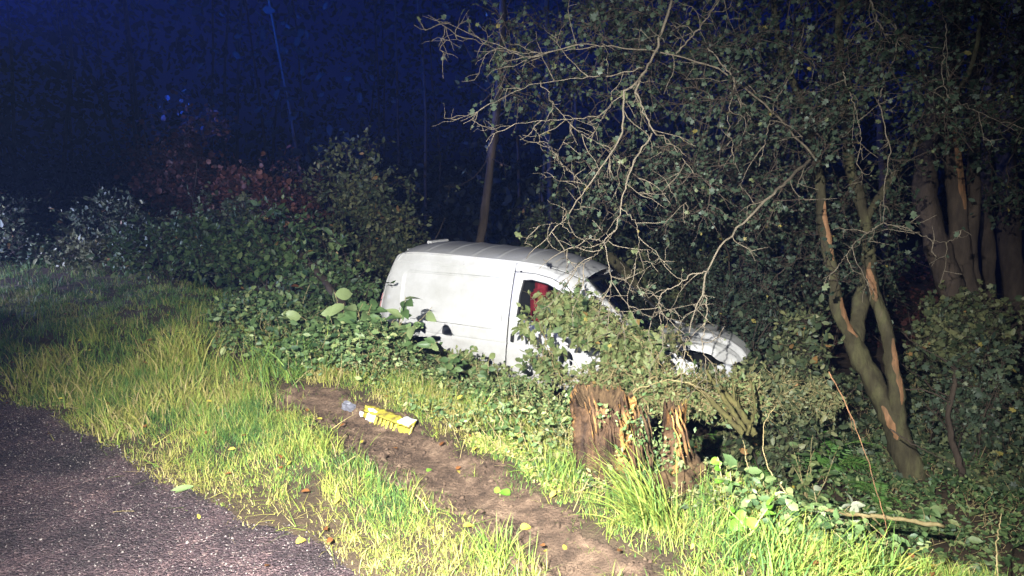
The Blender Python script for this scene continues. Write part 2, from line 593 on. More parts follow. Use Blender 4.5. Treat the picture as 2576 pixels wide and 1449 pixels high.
def pebbles(name, pos, size, m, label):
    oc = np.array([[1, 0, 0], [0, 1, 0], [-1, 0, 0], [0, -1, 0], [0, 0, .7], [0, 0, -.6]], float)
    of = np.array([[0, 1, 4], [1, 2, 4], [2, 3, 4], [3, 0, 4], [1, 0, 5], [2, 1, 5], [3, 2, 5], [0, 3, 5]])
    n = len(pos)
    v = oc[None] * rng.uniform(0.6, 1.3, (n, 6, 1)) * rng.uniform(0.6, 1.2, (n, 1, 3))
    a = rng.uniform(0, 6.28, n); c, s_ = np.cos(a)[:, None], np.sin(a)[:, None]
    x = v[..., 0] * c - v[..., 1] * s_; y = v[..., 0] * s_ + v[..., 1] * c
    v = np.stack([x, y, v[..., 2]], -1) * size[:, None, None] + pos[:, None]
    s = Soup(); s.add(v.reshape(-1, 3), (of[None] + (np.arange(n) * 6)[:, None, None]).reshape(-1, 3))
    return tag(s.build(name, [m]), label, None, None, 'stuff')


n = 42000
x = rng.uniform(-4.5, 0.6, n); y = rng.uniform(1.7, 5.2, n)
r = r_edge(x, y)
ok = (r < 0.05) & (r > -4) & (rng.random(n) < 0.55 + 0.45 * smooth((r + 0.7) / 0.7))
x, y = x[ok], y[ok]
sz = rng.gamma(2.0, 0.0009, len(x)) + 0.001
pebbles('grit', np.stack([x, y, road_z(x, y) * 0 + 0.006 * wav(x, y, 2.2, 2) + sz * 0.3], 1), sz, grit_m, 'loose pale grit scattered over the asphalt')
n = 16000
x = rng.uniform(-2, 1.3, n); y = rng.uniform(1.8, 4.8, n)
ok = track_mask(x, y) > -0.03
x, y = x[ok], y[ok]
sz = rng.gamma(1.3, 0.0032, len(x)) + 0.0015
pebbles('soil_crumbs', np.stack([x, y, track_z(x, y) + sz * 0.3], 1), sz, track_m, 'crumbs of broken brown soil on the bare track')


n = 420
x = rng.uniform(-2, 1.3, n); y = rng.uniform(1.8, 4.8, n)
tm_ = track_mask(x, y)
ok = (tm_ > -0.02) & ((tm_ < 0.07) | (rng.random(n) < 0.35))
x, y = x[ok], y[ok]
sz = rng.gamma(2.2, 0.006, len(x)) + 0.006
pebbles('soil_clods', np.stack([x, y, track_z(x, y) + sz * 0.15], 1), sz, track_m, 'lumps of torn turf and soil along the edges of the bare track')

# ------------------------------------------------------------------ haze in the night air
hz = bpy.data.materials.new('night_haze')
hz.use_nodes = True
hn = hz.node_tree
hn.nodes.clear()
pv = hn.nodes.new('ShaderNodeVolumePrincipled')
pv.inputs['Color'].default_value = (0.25, 0.4, 1.0, 1)
pv.inputs['Density'].default_value = 0.0022
pv.inputs['Anisotropy'].default_value = 0.6
ho = hn.nodes.new('ShaderNodeOutputMaterial')
hn.links.new(pv.outputs[0], ho.inputs['Volume'])
me = bpy.data.meshes.new('haze')
bm = bmesh.new()
bmesh.ops.create_cube(bm, size=1.0)
bmesh.ops.scale(bm, vec=(200, 200, 14), verts=bm.verts)
bmesh.ops.translate(bm, vec=(0, 40, 4.2), verts=bm.verts)
bm.to_mesh(me); bm.free()
me.materials.append(hz)
ho_ = bpy.data.objects.new('haze', me)
COL.objects.link(ho_)
tag(ho_, 'thin blue lit night haze', None, None, 'stuff')
# ------------------------------------------------------------------ the van
paint = mat('white_van_paint', (0.78, 0.78, 0.78), 0.32, 0.5)
N, L, b = nodes(paint)
b.inputs['Coat Weight'].default_value = 0.4
b.inputs['Coat Roughness'].default_value = 0.12
n1 = noise(paint.node_tree, 3.0, 8, 0.7)
r1 = ramp(paint.node_tree, [(0.35, (0.62, 0.61, 0.58)), (0.6, (0.74, 0.73, 0.715))])
L.new(n1.outputs[0], r1.inputs[0])
tc = N.new('ShaderNodeTexCoord')
vo = N.new('ShaderNodeTexVoronoi'); vo.inputs['Scale'].default_value = 9.0
L.new(tc.outputs['Object'], vo.inputs['Vector'])
r2 = ramp(paint.node_tree, [(0.0, (0.18, 0.15, 0.12)), (0.045, (0.25, 0.22, 0.18)), (0.075, (1, 1, 1))])
L.new(vo.outputs['Distance'], r2.inputs[0])
n3 = noise(paint.node_tree, 5.0, 2)
r3 = ramp(paint.node_tree, [(0.52, (0, 0, 0)), (0.6, (1, 1, 1))])
L.new(n3.outputs[0], r3.inputs[0])
mx = N.new('ShaderNodeMix'); mx.data_type = 'RGBA'; mx.blend_type = 'MULTIPLY'
L.new(r3.outputs[0], mx.inputs[0]); L.new(r1.outputs[0], mx.inputs[6]); L.new(r2.outputs[0], mx.inputs[7])
# road film low on the body
sx = N.new('ShaderNodeSeparateXYZ'); L.new(tc.outputs['Object'], sx.inputs[0])
r4 = ramp(paint.node_tree, [(0.0, (0.55, 0.5, 0.43)), (0.5, (1, 1, 1))])
mm = N.new('ShaderNodeMath'); mm.operation = 'MULTIPLY_ADD'; mm.inputs[1].default_value = 1.0; mm.inputs[2].default_value = -0.25
L.new(sx.outputs[2], mm.inputs[0])
na = noise(paint.node_tree, 7, 6); m2 = N.new('ShaderNodeMath'); m2.operation = 'MULTIPLY_ADD'; m2.inputs[1].default_value = 0.5; m2.inputs[2].default_value = -0.25
L.new(na.outputs[0], m2.inputs[0]); m3 = N.new('ShaderNodeMath'); m3.operation = 'ADD'
L.new(mm.outputs[0], m3.inputs[0]); L.new(m2.outputs[0], m3.inputs[1]); L.new(m3.outputs[0], r4.inputs[0])
my = N.new('ShaderNodeMix'); my.data_type = 'RGBA'; my.blend_type = 'MULTIPLY'; my.inputs[0].default_value = 0.6
L.new(mx.outputs[2], my.inputs[6]); L.new(r4.outputs[0], my.inputs[7])
L.new(my.outputs[2], b.inputs['Base Color'])
black_pl = mat('black_plastic', (0.018, 0.018, 0.018), 0.55, 0.4)
rubber = mat('tyre_rubber', (0.02, 0.02, 0.02), 0.8, 0.3)
steel = mat('wheel_steel', (0.35, 0.35, 0.36), 0.4, 0.5, 0.6)
red_cloth = noise_mat('red_seat_cloth', [(0.3, (0.26, 0.022, 0.035)), (0.7, (0.4, 0.04, 0.06))], 20, 0.8, 0.2, 0.2, 200)
dark_in = mat('dark_cabin_trim', (0.03, 0.03, 0.032), 0.8, 0.3)
grey_in = mat('grey_headlining', (0.3, 0.3, 0.29), 0.9, 0.2)
lampm = mat('lamp_lens', (0.7, 0.7, 0.72), 0.12, 0.6)
tailm = mat('tail_lens', (0.65, 0.33, 0.33), 0.2, 0.5)
glass = bpy.data.materials.new('window_glass')
glass.use_nodes = True
N = glass.node_tree.nodes; L = glass.node_tree.links; N.clear()
o_ = N.new('ShaderNodeOutputMaterial'); ms = N.new('ShaderNodeMixShader'); tr = N.new('ShaderNodeBsdfTransparent'); gl = N.new('ShaderNodeBsdfGlossy')
fr = N.new('ShaderNodeFresnel'); fr.inputs[0].default_value = 1.5
tr.inputs[0].default_value = (0.82, 0.88, 0.85, 1); gl.inputs[1].default_value = 0.03
L.new(fr.outputs[0], ms.inputs[0]); L.new(tr.outputs[0], ms.inputs[1]); L.new(gl.outputs[0], ms.inputs[2]); L.new(ms.outputs[0], o_.inputs[0])

van = empty('van', (-1.5, 9.6, -1.35), 'white crashed panel van nose down in the ditch, its side draped in brambles', 'van')
van.rotation_euler = Euler((R_(-3), R_(3), R_(-24)), 'XYZ')


def grid_mesh(name, V3, m, parent, thick=0.0, keep=None, smooth_=True, sub=None):
    """V3 (rows, cols, 3) surface patch -> one object"""
    V3 = np.asarray(V3, float)
    nr, nc = V3.shape[:2]
    i, j = np.meshgrid(np.arange(nr - 1), np.arange(nc - 1), indexing='ij')
    a = (i * nc + j)
    if keep is not None:
        a = a[keep]
    a = a.ravel()
    F = np.stack([a, a + 1, a + nc + 1, a + nc], 1)
    me = bpy.data.meshes.new(name)
    used = np.unique(F); rm = np.zeros(nr * nc, int); rm[used] = np.arange(len(used))
    me.from_pydata(V3.reshape(-1, 3)[used].tolist(), [], rm[F].tolist())
    if smooth_:
        me.polygons.foreach_set('use_smooth', np.ones(len(F), bool))
    me.materials.append(m)
    o = bpy.data.objects.new(name, me)
    COL.objects.link(o); o.parent = parent
    if thick:
        sm = o.modifiers.new('s', 'SOLIDIFY'); sm.thickness = thick; sm.offset = 0
    return o


def interp(x, pts):
    pts = np.array(pts, float)
    return np.interp(x, pts[:, 0], pts[:, 1])


def sinterp(x, pts):
    """smooth curve through points (Catmull-like on a dense table)"""
    pts = np.array(pts, float)
    xs = np.linspace(pts[0, 0], pts[-1, 0], 240)
    ys = np.interp(xs, pts[:, 0], pts[:, 1])
    k = np.hanning(17); k /= k.sum()
    ys = np.convolve(np.pad(ys, 8, mode='reflect', reflect_type='odd'), k, 'valid')
    return np.interp(x, xs, ys)


TOP = [(0.10, 1.50), (0.2, 1.6), (0.34, 1.66), (0.9, 1.70), (1.9, 1.72), (2.2, 1.70), (2.45, 1.64), (2.62, 1.56), (2.75, 1.45), (3.0, 1.24), (3.3, 1.05), (3.45, 0.98), (4.2, 0.93), (4.5, 0.82)]


def ytum(z, x=1.5):
    y = interp(z, [(0.25, .80), (0.5, .835), (0.7, .85), (0.74, .846), (0.95, .845), (1.1, .835), (1.3, .81), (1.5, .775), (1.62, .745), (1.7, .71), (1.75, .68)])
    y = y - 0.10 * smooth((0.3 - x) / 0.3) ** 2 * 1.0
    y = y - 0.16 * smooth((x - 3.6) / 0.95) ** 1.5
    return y


EW = lambda x: interp(x, [(0.3, .71), (0.34, .718), (1.9, .70), (2.3, .64), (2.7, .585)])
EZ = lambda x: sinterp(x, [(0.1, 1.55), (0.3, 1.655), (0.5, 1.69), (0.9, 1.71), (1.9, 1.73), (2.2, 1.715), (2.5, 1.66), (2.72, 1.585)])


def groove(x, z, x0, x1, zf, w=0.008, dep=0.008):
    inside = (x > x0) & (x < x1)
    return np.where(inside, dep * np.exp(-((z - zf) / w) ** 2), 0)


def rrect_sd(x, z, x0, x1, z0, z1, r):
    cx, cz = (x0 + x1) / 2, (z0 + z1) / 2
    qx = np.abs(x - cx) - (x1 - x0) / 2 + r; qz = np.abs(z - cz) - (z1 - z0) / 2 + r
    return np.hypot(np.maximum(qx, 0), np.maximum(qz, 0)) + np.minimum(np.maximum(qx, qz), 0) - r


def arch(x, cx, z0, r=0.37):
    d = np.abs(x - cx)
    return np.where(d < r, np.maximum(0.30 + np.sqrt(np.maximum(r * r - d * d, 0)), z0), z0)


def side_panel(name, xs, zb, zt, side, nz=90, xshift=None):
    """a column-built panel between two height curves; both may depend on x"""
    X = np.repeat(xs[None], nz, 0)
    t = np.linspace(0, 1, nz)[:, None]
    Z = zb[None] * (1 - t) + zt[None] * t
    if xshift is not None:
        X = X + xshift(Z)
    Y = ytum(Z, X)
    # pressed panel of the load bay
    zoff = 0.05 * (X - 0.4)
    sd = rrect_sd(X, Z - zoff * 0.6, 0.42, 1.80, 0.89, 1.45, 0.07)
    Y = Y - 0.016 * smooth(-sd / 0.02) * (X < 1.9)
    Y = Y - groove(X, Z, 0.05, 3.0, 0.70 + 0.035 * X, 0.012, 0.007)
    Y = Y - groove(X, Z, 0.3, 1.9, 1.565 + 0.02 * X, 0.012, 0.006)
    # a knock low on the flank
    Y = Y - 0.012 * np.exp(-((X - 1.1) / 0.35) ** 2 - ((Z - 0.55) / 0.18) ** 2)
    V = np.stack([X, side * Y, Z], -1)
    return grid_mesh(name, V, paint, van, 0.012)


lean = lambda z: -0.005 + 0.0 * z
SEAM = 1.895
for side in (-1, 1):
    xs = np.arange(0.055, SEAM - 0.004, 0.0075)
    zb = arch(xs, 0.78, interp(xs, [(0, 0.42), (0.3, 0.33), (2, 0.30)]))
    # rear edge rounds in towards the tail: columns start further forward higher up
    backlean = lambda Z: np.zeros_like(Z)
    zt = EZ(xs) + 0.001
    nz = 210
    X = np.repeat(xs[None], nz, 0); t = np.linspace(0, 1, nz)[:, None]
    Z = zb[None] * (1 - t) + zt[None] * t
    rear = interp(Z, [(0.3, 0.05), (0.75, 0.06), (1.0, 0.09), (1.3, 0.17), (1.5, 0.24), (1.66, 0.34)])
    X = rear + (X - xs[0]) * (SEAM - 0.004 - rear) / (SEAM - 0.004 - xs[0])
    Z = Z + (EZ(X) + 0.001 - Z) * smooth((t - 0.8) / 0.2)
    Y = ytum(Z, X)
    Y = Y + (EW(X) + 0.002 - Y) * smooth((t - 0.88) / 0.12)
    sd = rrect_sd(X, Z - 0.05 * (X - 0.4), 0.40, 1.79, 0.875, 1.455, 0.08)
    Y = Y - 0.018 * smooth(-sd / 0.018)
    Y = Y - 0.012 * np.exp(-((sd - 0.002) / 0.007) ** 2)
    Y = Y - groove(X, Z, 0.05, 3.0, 0.70 + 0.035 * X, 0.012, 0.008)
    Y = Y - groove(X, Z, 0.3, 1.9, 1.55 + 0.03 * X, 0.010, 0.010) - groove(X, Z, 0.5, 1.72, 0.852 + 0.03 * X, 0.006, 0.014)
    Y = Y - 0.014 * np.exp(-((X - 1.1) / 0.35) ** 2 - ((Z - 0.55) / 0.18) ** 2)
    grid_mesh('body_side', np.stack([X, side * Y, Z], -1), paint, van, 0.012)

    # cab door: below the window, behind it, the frame over it
    door = empty('door_frame', (0, 0, 0)); door.parent = van
    x0, x1 = SEAM + 0.004, 2.99
    xs = np.r_[np.arange(x0, x1, 0.0125), x1]
    WT = [(1.99, 1.50), (2.03, 1.545), (2.12, 1.55), (2.32, 1.53), (2.52, 1.46), (2.7, 1.33), (2.93, 1.10), (3.0, 1.03)]
    WB = [(1.99, 1.10), (2.1, 1.085), (2.5, 1.03), (2.93, 0.985)]
    RAIL = [(x0, 1.615), (2.15, 1.622), (2.36, 1.595), (2.56, 1.52), (2.72, 1.40), (2.9, 1.22), (3.0, 1.12)]
    zb = interp(xs, [(1.9, 0.335), (3.0, 0.335)])
    zw = interp(xs, WB)
    t = np.linspace(0, 1, 70)[:, None]
    X = np.repeat(xs[None], 70, 0); Z = zb * (1 - t) + zw * t
    Y = ytum(Z, X) - groove(X, Z, 0.05, 3.0, 0.70 + 0.035 * X, 0.012, 0.008)
    Y = Y - 0.03 * smooth(-rrect_sd(X, Z, 1.925, 1.985, 0.785, 0.90, 0.015) / 0.008)
    d_low = grid_mesh('door', np.stack([X, side * Y, Z], -1), paint, van, 0.012)
    if side == -1:
        tag(d_low, 'white cab door with brambles across it')
    door.name = 'door_window_frame'
    xs2 = xs[(xs > 2.005) & (xs < 2.95)]
    ring = []
    # window surround as one loop: outer edge follows the door, inner edge the glass
    outer = [(x0, 1.10), (x0, 1.35), (x0, 1.615), (2.15, 1.622), (2.36, 1.595), (2.56, 1.52), (2.72, 1.40), (2.9, 1.22), (2.99, 1.10), (2.99, 0.975), (2.5, 1.02), (2.1, 1.075)]
    inner = [(1.99, 1.12), (1.99, 1.35), (2.015, 1.535), (2.12, 1.553), (2.32, 1.53), (2.50, 1.465), (2.66, 1.35), (2.81, 1.19), (2.88, 1.08), (2.86, 1.00), (2.5, 1.04), (2.1, 1.09)]
    oo = np.array([(*p, 0) for p in outer + [outer[0]]]); ii = np.array([(*p, 0) for p in inner + [inner[0]]])
    def dens(a):
        return np.concatenate([np.linspace(a[k], a[k + 1], 9)[:-1] for k in range(len(a) - 1)] + [a[-1:]])
    oo, ii = dens(oo), dens(ii)
    t = np.linspace(0, 1, 5)[:, None, None]
    Q = oo[None] * (1 - t) + ii[None] * t
    Y = ytum(Q[..., 1], Q[..., 0])
    V = np.stack([Q[..., 0], side * Y, Q[..., 1]], -1)
    wf = grid_mesh('window_frame', V, paint, van, 0.014)
    ring2 = ii[:, :2]
    cen = ring2.mean(0)
    inn = cen + (ring2 - cen) * 0.955
    V = np.stack([np.stack([ring2[:, 0], side * (ytum(ring2[:, 1]) - 0.004), ring2[:, 1]], -1), np.stack([inn[:, 0], side * (ytum(inn[:, 1]) - 0.004), inn[:, 1]], -1)])
    grid_mesh('window_seal', V, black_pl, van, 0.014)
    V = np.stack([cen[None] * (1 - k) + inn * k for k in (0.01, 0.5, 1)])
    V3 = np.stack([V[..., 0], side * (ytum(V[..., 1]) - 0.008), V[..., 1]], -1)
    grid_mesh('window_glass', V3, glass, van)
    bpy.data.objects.remove(door)
    # handle cup
    bm = bmesh.new()
    bmesh.ops.create_cube(bm, size=1)
    bmesh.ops.scale(bm, vec=(0.052, 0.022, 0.105), verts=bm.verts)
    bmesh.ops.translate(bm, vec=(1.955, side * 0.838, 0.842), verts=bm.verts)
    bmesh.ops.bevel(bm, geom=bm.edges[:], offset=0.008, segments=2, affect='EDGES')
    me = bpy.data.meshes.new('door_handle'); bm.to_mesh(me); bm.free(); me.materials.append(black_pl)
    o = bpy.data.objects.new('door_handle', me); COL.objects.link(o); o.parent = van

    # cant rail running down into the windscreen pillar
    lo = resample(np.array([(SEAM + 0.003, 1.621, 0), (2.15, 1.628, 0), (2.36, 1.601, 0), (2.56, 1.528, 0), (2.72, 1.41, 0), (2.9, 1.235, 0), (3.05, 1.12, 0), (3.38, 1.045, 0)]), 90)
    tt = np.linspace(0, 1, 90)
    ux = np.interp(tt, [0, 0.52, 1], [SEAM + 0.003, 2.70, 3.495])
    w_ = np.clip((ux - 2.735) / 0.76, 0, 1)
    uy = np.where(ux < 2.715, EW(ux) + 0.002, 0.575 + 0.1 * w_); uz = np.where(ux < 2.715, EZ(ux) + 0.001, 1.605 - 0.575 * w_)
    lo3 = np.stack([lo[:, 0], ytum(lo[:, 1], lo[:, 0]) - 0.003, lo[:, 1]], 1); up3 = np.stack([ux, uy, uz], 1)
    t = np.linspace(0, 1, 9)[:, None, None]
    V = lo3[None] * (1 - t) + up3[None] * t
    V[..., 1] += 0.014 * np.sin(t[..., 0] * np.pi); V[..., 2] += 0.010 * np.sin(t[..., 0] * np.pi)
    V[..., 1] *= side
    grid_mesh('roof_rail', V, paint, van, 0.012)

    # front wing, buckled
    xs = np.arange(3.0, 4.42, 0.02)
    zb = arch(xs, 3.5, np.full_like(xs, 0.33), 0.36)
    zt = interp(xs, [(3.0, 1.10), (3.1, 1.11), (3.3, 1.035), (3.9, 0.965), (4.05, 0.90), (4.2, 0.76), (4.42, 0.60)])
    nz = 40; t = np.linspace(0, 1, nz)[:, None]
    X = np.repeat(xs[None], nz, 0); Z = zb * (1 - t) + zt * t
    Y = ytum(Z, X) - 0.02 * smooth((Z - 0.85) / 0.2)
    if side == -1:
        Y = Y + 0.016 * np.sin(X * 23 + Z * 5) * smooth((X - 3.8) / 0.3) + 0.008 * np.sin(X * 41 - Z * 9) * smooth((X - 3.9) / 0.3)
        Z = Z + 0.015 * np.sin(X * 31) * t * smooth((X - 3.8) / 0.3)
    w = grid_mesh('front_wing', np.stack([X, side * Y, Z], -1), paint, van, 0.012)
    if side == -1:
        tag(w, 'crumpled white front wing half hidden by leaves')

    # headlamp
    a = np.linspace(0, 2 * np.pi, 21); t = np.linspace(0.02, 1, 6)[:, None]
    X = 4.31 + 0.13 * t * np.cos(a) + 0.03; Z = 0.80 + 0.09 * t * np.sin(a) + 0.02 * t * np.cos(a)
    Y = side * (0.66 - 0.9 * (X - 4.28) + 0.05 * (1 - t ** 2))
    grid_mesh('headlight', np.stack([X, Y, Z], -1), lampm, van, 0.02)

    # rear corner with tail lamp, seam between
    zs = np.linspace(0.34, 1.66, 70)
    rear = interp(zs, [(0.3, 0.05), (0.75, 0.06), (1.0, 0.09), (1.3, 0.17), (1.5, 0.24), (1.66, 0.34)])
    yb = ytum(zs, rear)
    t = np.linspace(0, 1, 8)[:, None]
    X = rear - 0.008 - 0.055 * np.sin(t * np.pi / 2); Y = yb - 0.004 - 0.10 * (1 - np.cos(t * np.pi / 2)); Z = np.repeat(zs[None], 8, 0)
    grid_mesh('rear_corner', np.stack([X, side * Y, Z], -1), paint, van, 0.01)
    sel = (zs > 0.88) & (zs < 1.13)
    grid_mesh('tail_light', np.stack([X[1:, sel] - 0.007, side * (Y[1:, sel] + 0.007), Z[1:, sel]], -1), tailm, van, 0.008)

    # door mirror
    bm = bmesh.new()
    bmesh.ops.create_uvsphere(bm, u_segments=16, v_segments=10, radius=1)
    bmesh.ops.scale(bm, vec=(0.06, 0.10, 0.075), verts=bm.verts)
    bmesh.ops.translate(bm, vec=(2.86, side * 0.97, 1.08), verts=bm.verts)
    me = bpy.data.meshes.new('wing_mirror'); bm.to_mesh(me); bm.free(); me.materials.append(black_pl)
    for p in me.polygons: p.use_smooth = True
    o = bpy.data.objects.new('wing_mirror', me); COL.objects.link(o); o.parent = van

    # wheels
    for wx in (0.78, 3.5):
        if 'wheel_proto' not in globals():
            s = Soup()
            prof = [(0.19, -0.09), (0.25, -0.095), (0.29, -0.085), (0.305, -0.05), (0.305, 0.05), (0.29, 0.085), (0.25, 0.095), (0.19, 0.09)]
            nseg = 40
            an = np.arange(nseg) * 2 * np.pi / nseg
            V = np.array([[(r_ * np.cos(a_), y_, r_ * np.sin(a_)) for r_, y_ in prof] for a_ in an])
            k = len(prof)
            F = []
            for i in range(nseg):
                for j in range(k - 1):
                    a0 = i * k + j; b0 = ((i + 1) % nseg) * k + j
                    F += [(a0, b0, b0 + 1), (a0, b0 + 1, a0 + 1)]
            s.add(V.reshape(-1, 3), F)
            tyre_me = s.mesh('tyre', [rubber], smooth_=True)
            s = Soup()
            prof = [(0.0, -0.03), (0.05, -0.05), (0.07, -0.03), (0.14, -0.02), (0.17, -0.06), (0.195, -0.075), (0.195, 0.07), (0.15, 0.06), (0.0, 0.05)]
            V = np.array([[(r_ * np.cos(a_), y_, r_ * np.sin(a_)) for r_, y_ in prof] for a_ in an]); k = len(prof); F = []
            for i in range(nseg):
                for j in range(k - 1):
                    a0 = i * k + j; b0 = ((i + 1) % nseg) * k + j
                    F += [(a0, b0, b0 + 1), (a0, b0 + 1, a0 + 1)]
            s.add(V.reshape(-1, 3), F)
            rim_me = s.mesh('rim', [steel], smooth_=True)
            wheel_proto = True
        o = bpy.data.objects.new('wheel', tyre_me); COL.objects.link(o); o.parent = van
        o.location = (wx, side * 0.73, 0.30)
        q = bpy.data.objects.new('rim', rim_me); COL.objects.link(q); q.parent = o
        if side == 1: q.rotation_euler.z = math.pi

# roof skin with pressed cross ribs
xs = np.linspace(0.30, 2.70, 240); v = np.linspace(-1, 1, 60)[:, None]
ew = interp(xs, [(0.3, .71), (0.34, .718), (1.9, .70), (2.3, .64), (2.7, .585)])
ez = sinterp(xs, [(0.1, 1.55), (0.3, 1.655), (0.5, 1.69), (0.9, 1.71), (1.9, 1.73), (2.2, 1.715), (2.5, 1.66), (2.72, 1.585)])
X = np.repeat(xs[None], 60, 0) + 0.05 * (1 - v ** 2) * smooth((xs - 2.3) / 0.4)
Y = v * ew
Z = ez + 0.085 * (1 - np.abs(v) ** 2.4)
rib = 0
for rx in (0.62, 0.95, 1.28, 1.61, 1.94):
    rib = rib + np.exp(-((X - rx) / 0.022) ** 4)
Z = Z + 0.006 * rib * (np.abs(v) < 0.93) * smooth((0.93 - np.abs(v)) / 0.05)
grid_mesh('roof', np.stack([X, Y, Z], -1), paint, van, 0.01)
for side in (-1, 1):
    s = Soup()
    e = np.stack([xs[6:200:4], side * (ew[6:200:4] + 0.012), ez[6:200:4] + 0.004], 1)
    tubes(s, e, np.full(len(e), 0.011), 6, cap=True)
    s.build('roof_gutter', [paint], van, smooth_=True)
# high brake lamp housing and the lifted rear lip
bm = bmesh.new()
bmesh.ops.create_cube(bm, size=1); bmesh.ops.scale(bm, vec=(0.07, 0.5, 0.035), verts=bm.verts)
bmesh.ops.translate(bm, vec=(0.30, 0.2, 1.755), verts=bm.verts); bmesh.ops.bevel(bm, geom=bm.edges[:], offset=0.01, segments=2, affect='EDGES')
me = bpy.data.meshes.new('rear_roof_lip'); bm.to_mesh(me); bm.free(); me.materials.append(paint)
o = bpy.data.objects.new('rear_roof_lip', me); COL.objects.link(o); o.parent = van

# tail doors (two leaves with a gap)
zs = np.linspace(0.42, 1.70, 50)
for sgn in (-1, 1):
    rear = interp(zs, [(0.3, 0.05), (0.75, 0.06), (1.0, 0.09), (1.3, 0.17), (1.5, 0.24), (1.66, 0.34)]) - 0.063
    yo = ytum(zs, 0.1) - 0.115
    t = np.linspace(0.008, 1, 20)[:, None]
    X = rear - 0.02 * (1 - t ** 2); Y = sgn * yo * t; Z = np.repeat(zs[None], 20, 0)
    X = X + 0.014 * smooth(-rrect_sd(np.abs(Y), Z, 0.1, 0.56, 1.12, 1.55, 0.05) / 0.02)
    grid_mesh('rear_door', np.stack([X, Y, Z], -1), paint, van, 0.012)
# bumpers
for nm, bx, hw, z0, z1, bow in (('rear_bumper', -0.02, 0.82, 0.30, 0.44, -0.05), ('front_bumper', 4.42, 0.78, 0.22, 0.62, 0.12)):
    t = np.linspace(-1, 1, 30); zz = np.linspace(z0, z1, 8)[:, None]
    X = bx + bow * (1 - t ** 2) - np.sign(bow) * 0.22 * np.abs(t) ** 6 + 0 * zz; Y = hw * np.sign(t) * np.abs(t) ** 0.8 + 0 * zz
    grid_mesh(nm, np.stack([X, Y, zz + 0 * X], -1), black_pl, van, 0.03)

# windscreen, frame, pillars, cowl
ys = np.linspace(-1, 1, 30)[None]; t = np.linspace(0, 1, 30)[:, None]
wx = 2.735 + 0.76 * t + 0.05 * (1 - ys ** 2) * 1.3; wy = ys * (0.565 + 0.10 * t); wz = 1.60 - 0.575 * t + 0.03 * (1 - ys ** 2) * (1 - t)
WS = np.stack([wx, wy, wz], -1)
grid_mesh('windscreen', WS, glass, van)
ri = lambda a: a
fr_out = np.concatenate([WS[0, :], WS[1:, -1], WS[-1, ::-1][1:], WS[::-1, 0][1:]])
cc = WS.reshape(-1, 3).mean(0)
fr_in = cc + (fr_out - cc) * np.array([0.9, 0.92, 0.9])
up = np.array([0.006, 0, 0.008])
grid_mesh('windscreen_seal', np.stack([fr_out + up, fr_in + up]), black_pl, van, 0.012)
s = Soup()
# wipers
for y0 in (-0.45, 0.1):
    w = np.stack([np.linspace(3.47, 3.2, 8), np.linspace(y0, y0 + 0.5, 8), np.linspace(1.075, 1.26, 8)], 1)
    o = Soup(); tubes(o, w, np.full(8, 0.008), 5, cap=True); o.build('wiper', [black_pl], van)
t = np.linspace(-1, 1, 24)[None]; q_ = np.linspace(0, 1, 6)[:, None]
V = np.stack([3.47 + 0.09 * q_ + 0.05 * (1 - t ** 2), 0.72 * t + 0 * q_, 1.0 + 0.025 * q_ * (1 - q_) * 4 + 0 * t], -1)
grid_mesh('cowl', V, black_pl, van, 0.01)

# bonnet, sprung and creased
u = np.linspace(0, 1, 70)[None]; w = np.linspace(-1, 1, 70)[:, None]
half = 0.68 - 0.06 * u - 0.20 * smooth((u - 0.7) / 0.3) ** 2
X = 3.5 + 1.06 * u - 0.16 * np.abs(w) ** 3 * smooth((u - 0.4) / 0.6); Y = w * half
Zc = sinterp(np.broadcast_to(u, X.shape).ravel(), [(0, 1.035), (0.3, 1.09), (0.6, 1.12), (0.8, 1.085), (0.93, 1.0), (1.0, 0.915)]).reshape(X.shape)
Z = Zc - 0.07 * np.abs(w) ** 2.6 - 0.05 * smooth((np.abs(w) - 0.93) / 0.07)
Z = Z + 0.014 * np.exp(-((w + 0.35 + 0.25 * (u - 0.5)) / 0.07) ** 2) * smooth((u - 0.25) / 0.3) - 0.03 * np.exp(-((w + 0.52 + 0.2 * (u - 0.5)) / 0.08) ** 2) * smooth((u - 0.3) / 0.3)
Z = Z + 0.008 * np.sin(u * 23 + w * 9) * smooth((-w - 0.5) / 0.4) + 0.003 * np.sin(u * 11 - w * 9)
Z = Z + 0.012 * np.exp(-((np.abs(w) - 0.8) / 0.02) ** 2)
bo = grid_mesh('bonnet', np.stack([X, Y, Z], -1), paint, van, 0.012)
tag(bo, 'dented white bonnet pushed up at its front')
# front panel and engine bay
t = np.linspace(-1, 1, 20)[None]; zz = np.linspace(0.55, 0.86, 8)[:, None]
grid_mesh('grille', np.stack([4.40 + 0.08 * (1 - t ** 2) + 0 * zz, 0.52 * t + 0 * zz, zz + 0 * t], -1), black_pl, van, 0.02)
bm = bmesh.new()
for (cx, cy_, cz, dx, dy, dz) in ((3.95, 0, 0.66, 0.7, 1.05, 0.36), (3.85, 0.1, 0.88, 0.35, 0.5, 0.1)):
    r_ = bmesh.ops.create_cube(bm, size=1, matrix=Matrix.Translation((cx, cy_, cz)) @ Matrix.Diagonal((dx, dy, dz, 1)))
bmesh.ops.bevel(bm, geom=bm.edges[:], offset=0.03, segments=2, affect='EDGES')
me = bpy.data.meshes.new('engine'); bm.to_mesh(me); bm.free(); me.materials.append(dark_in)
o = bpy.data.objects.new('engine', me); COL.objects.link(o); o.parent = van


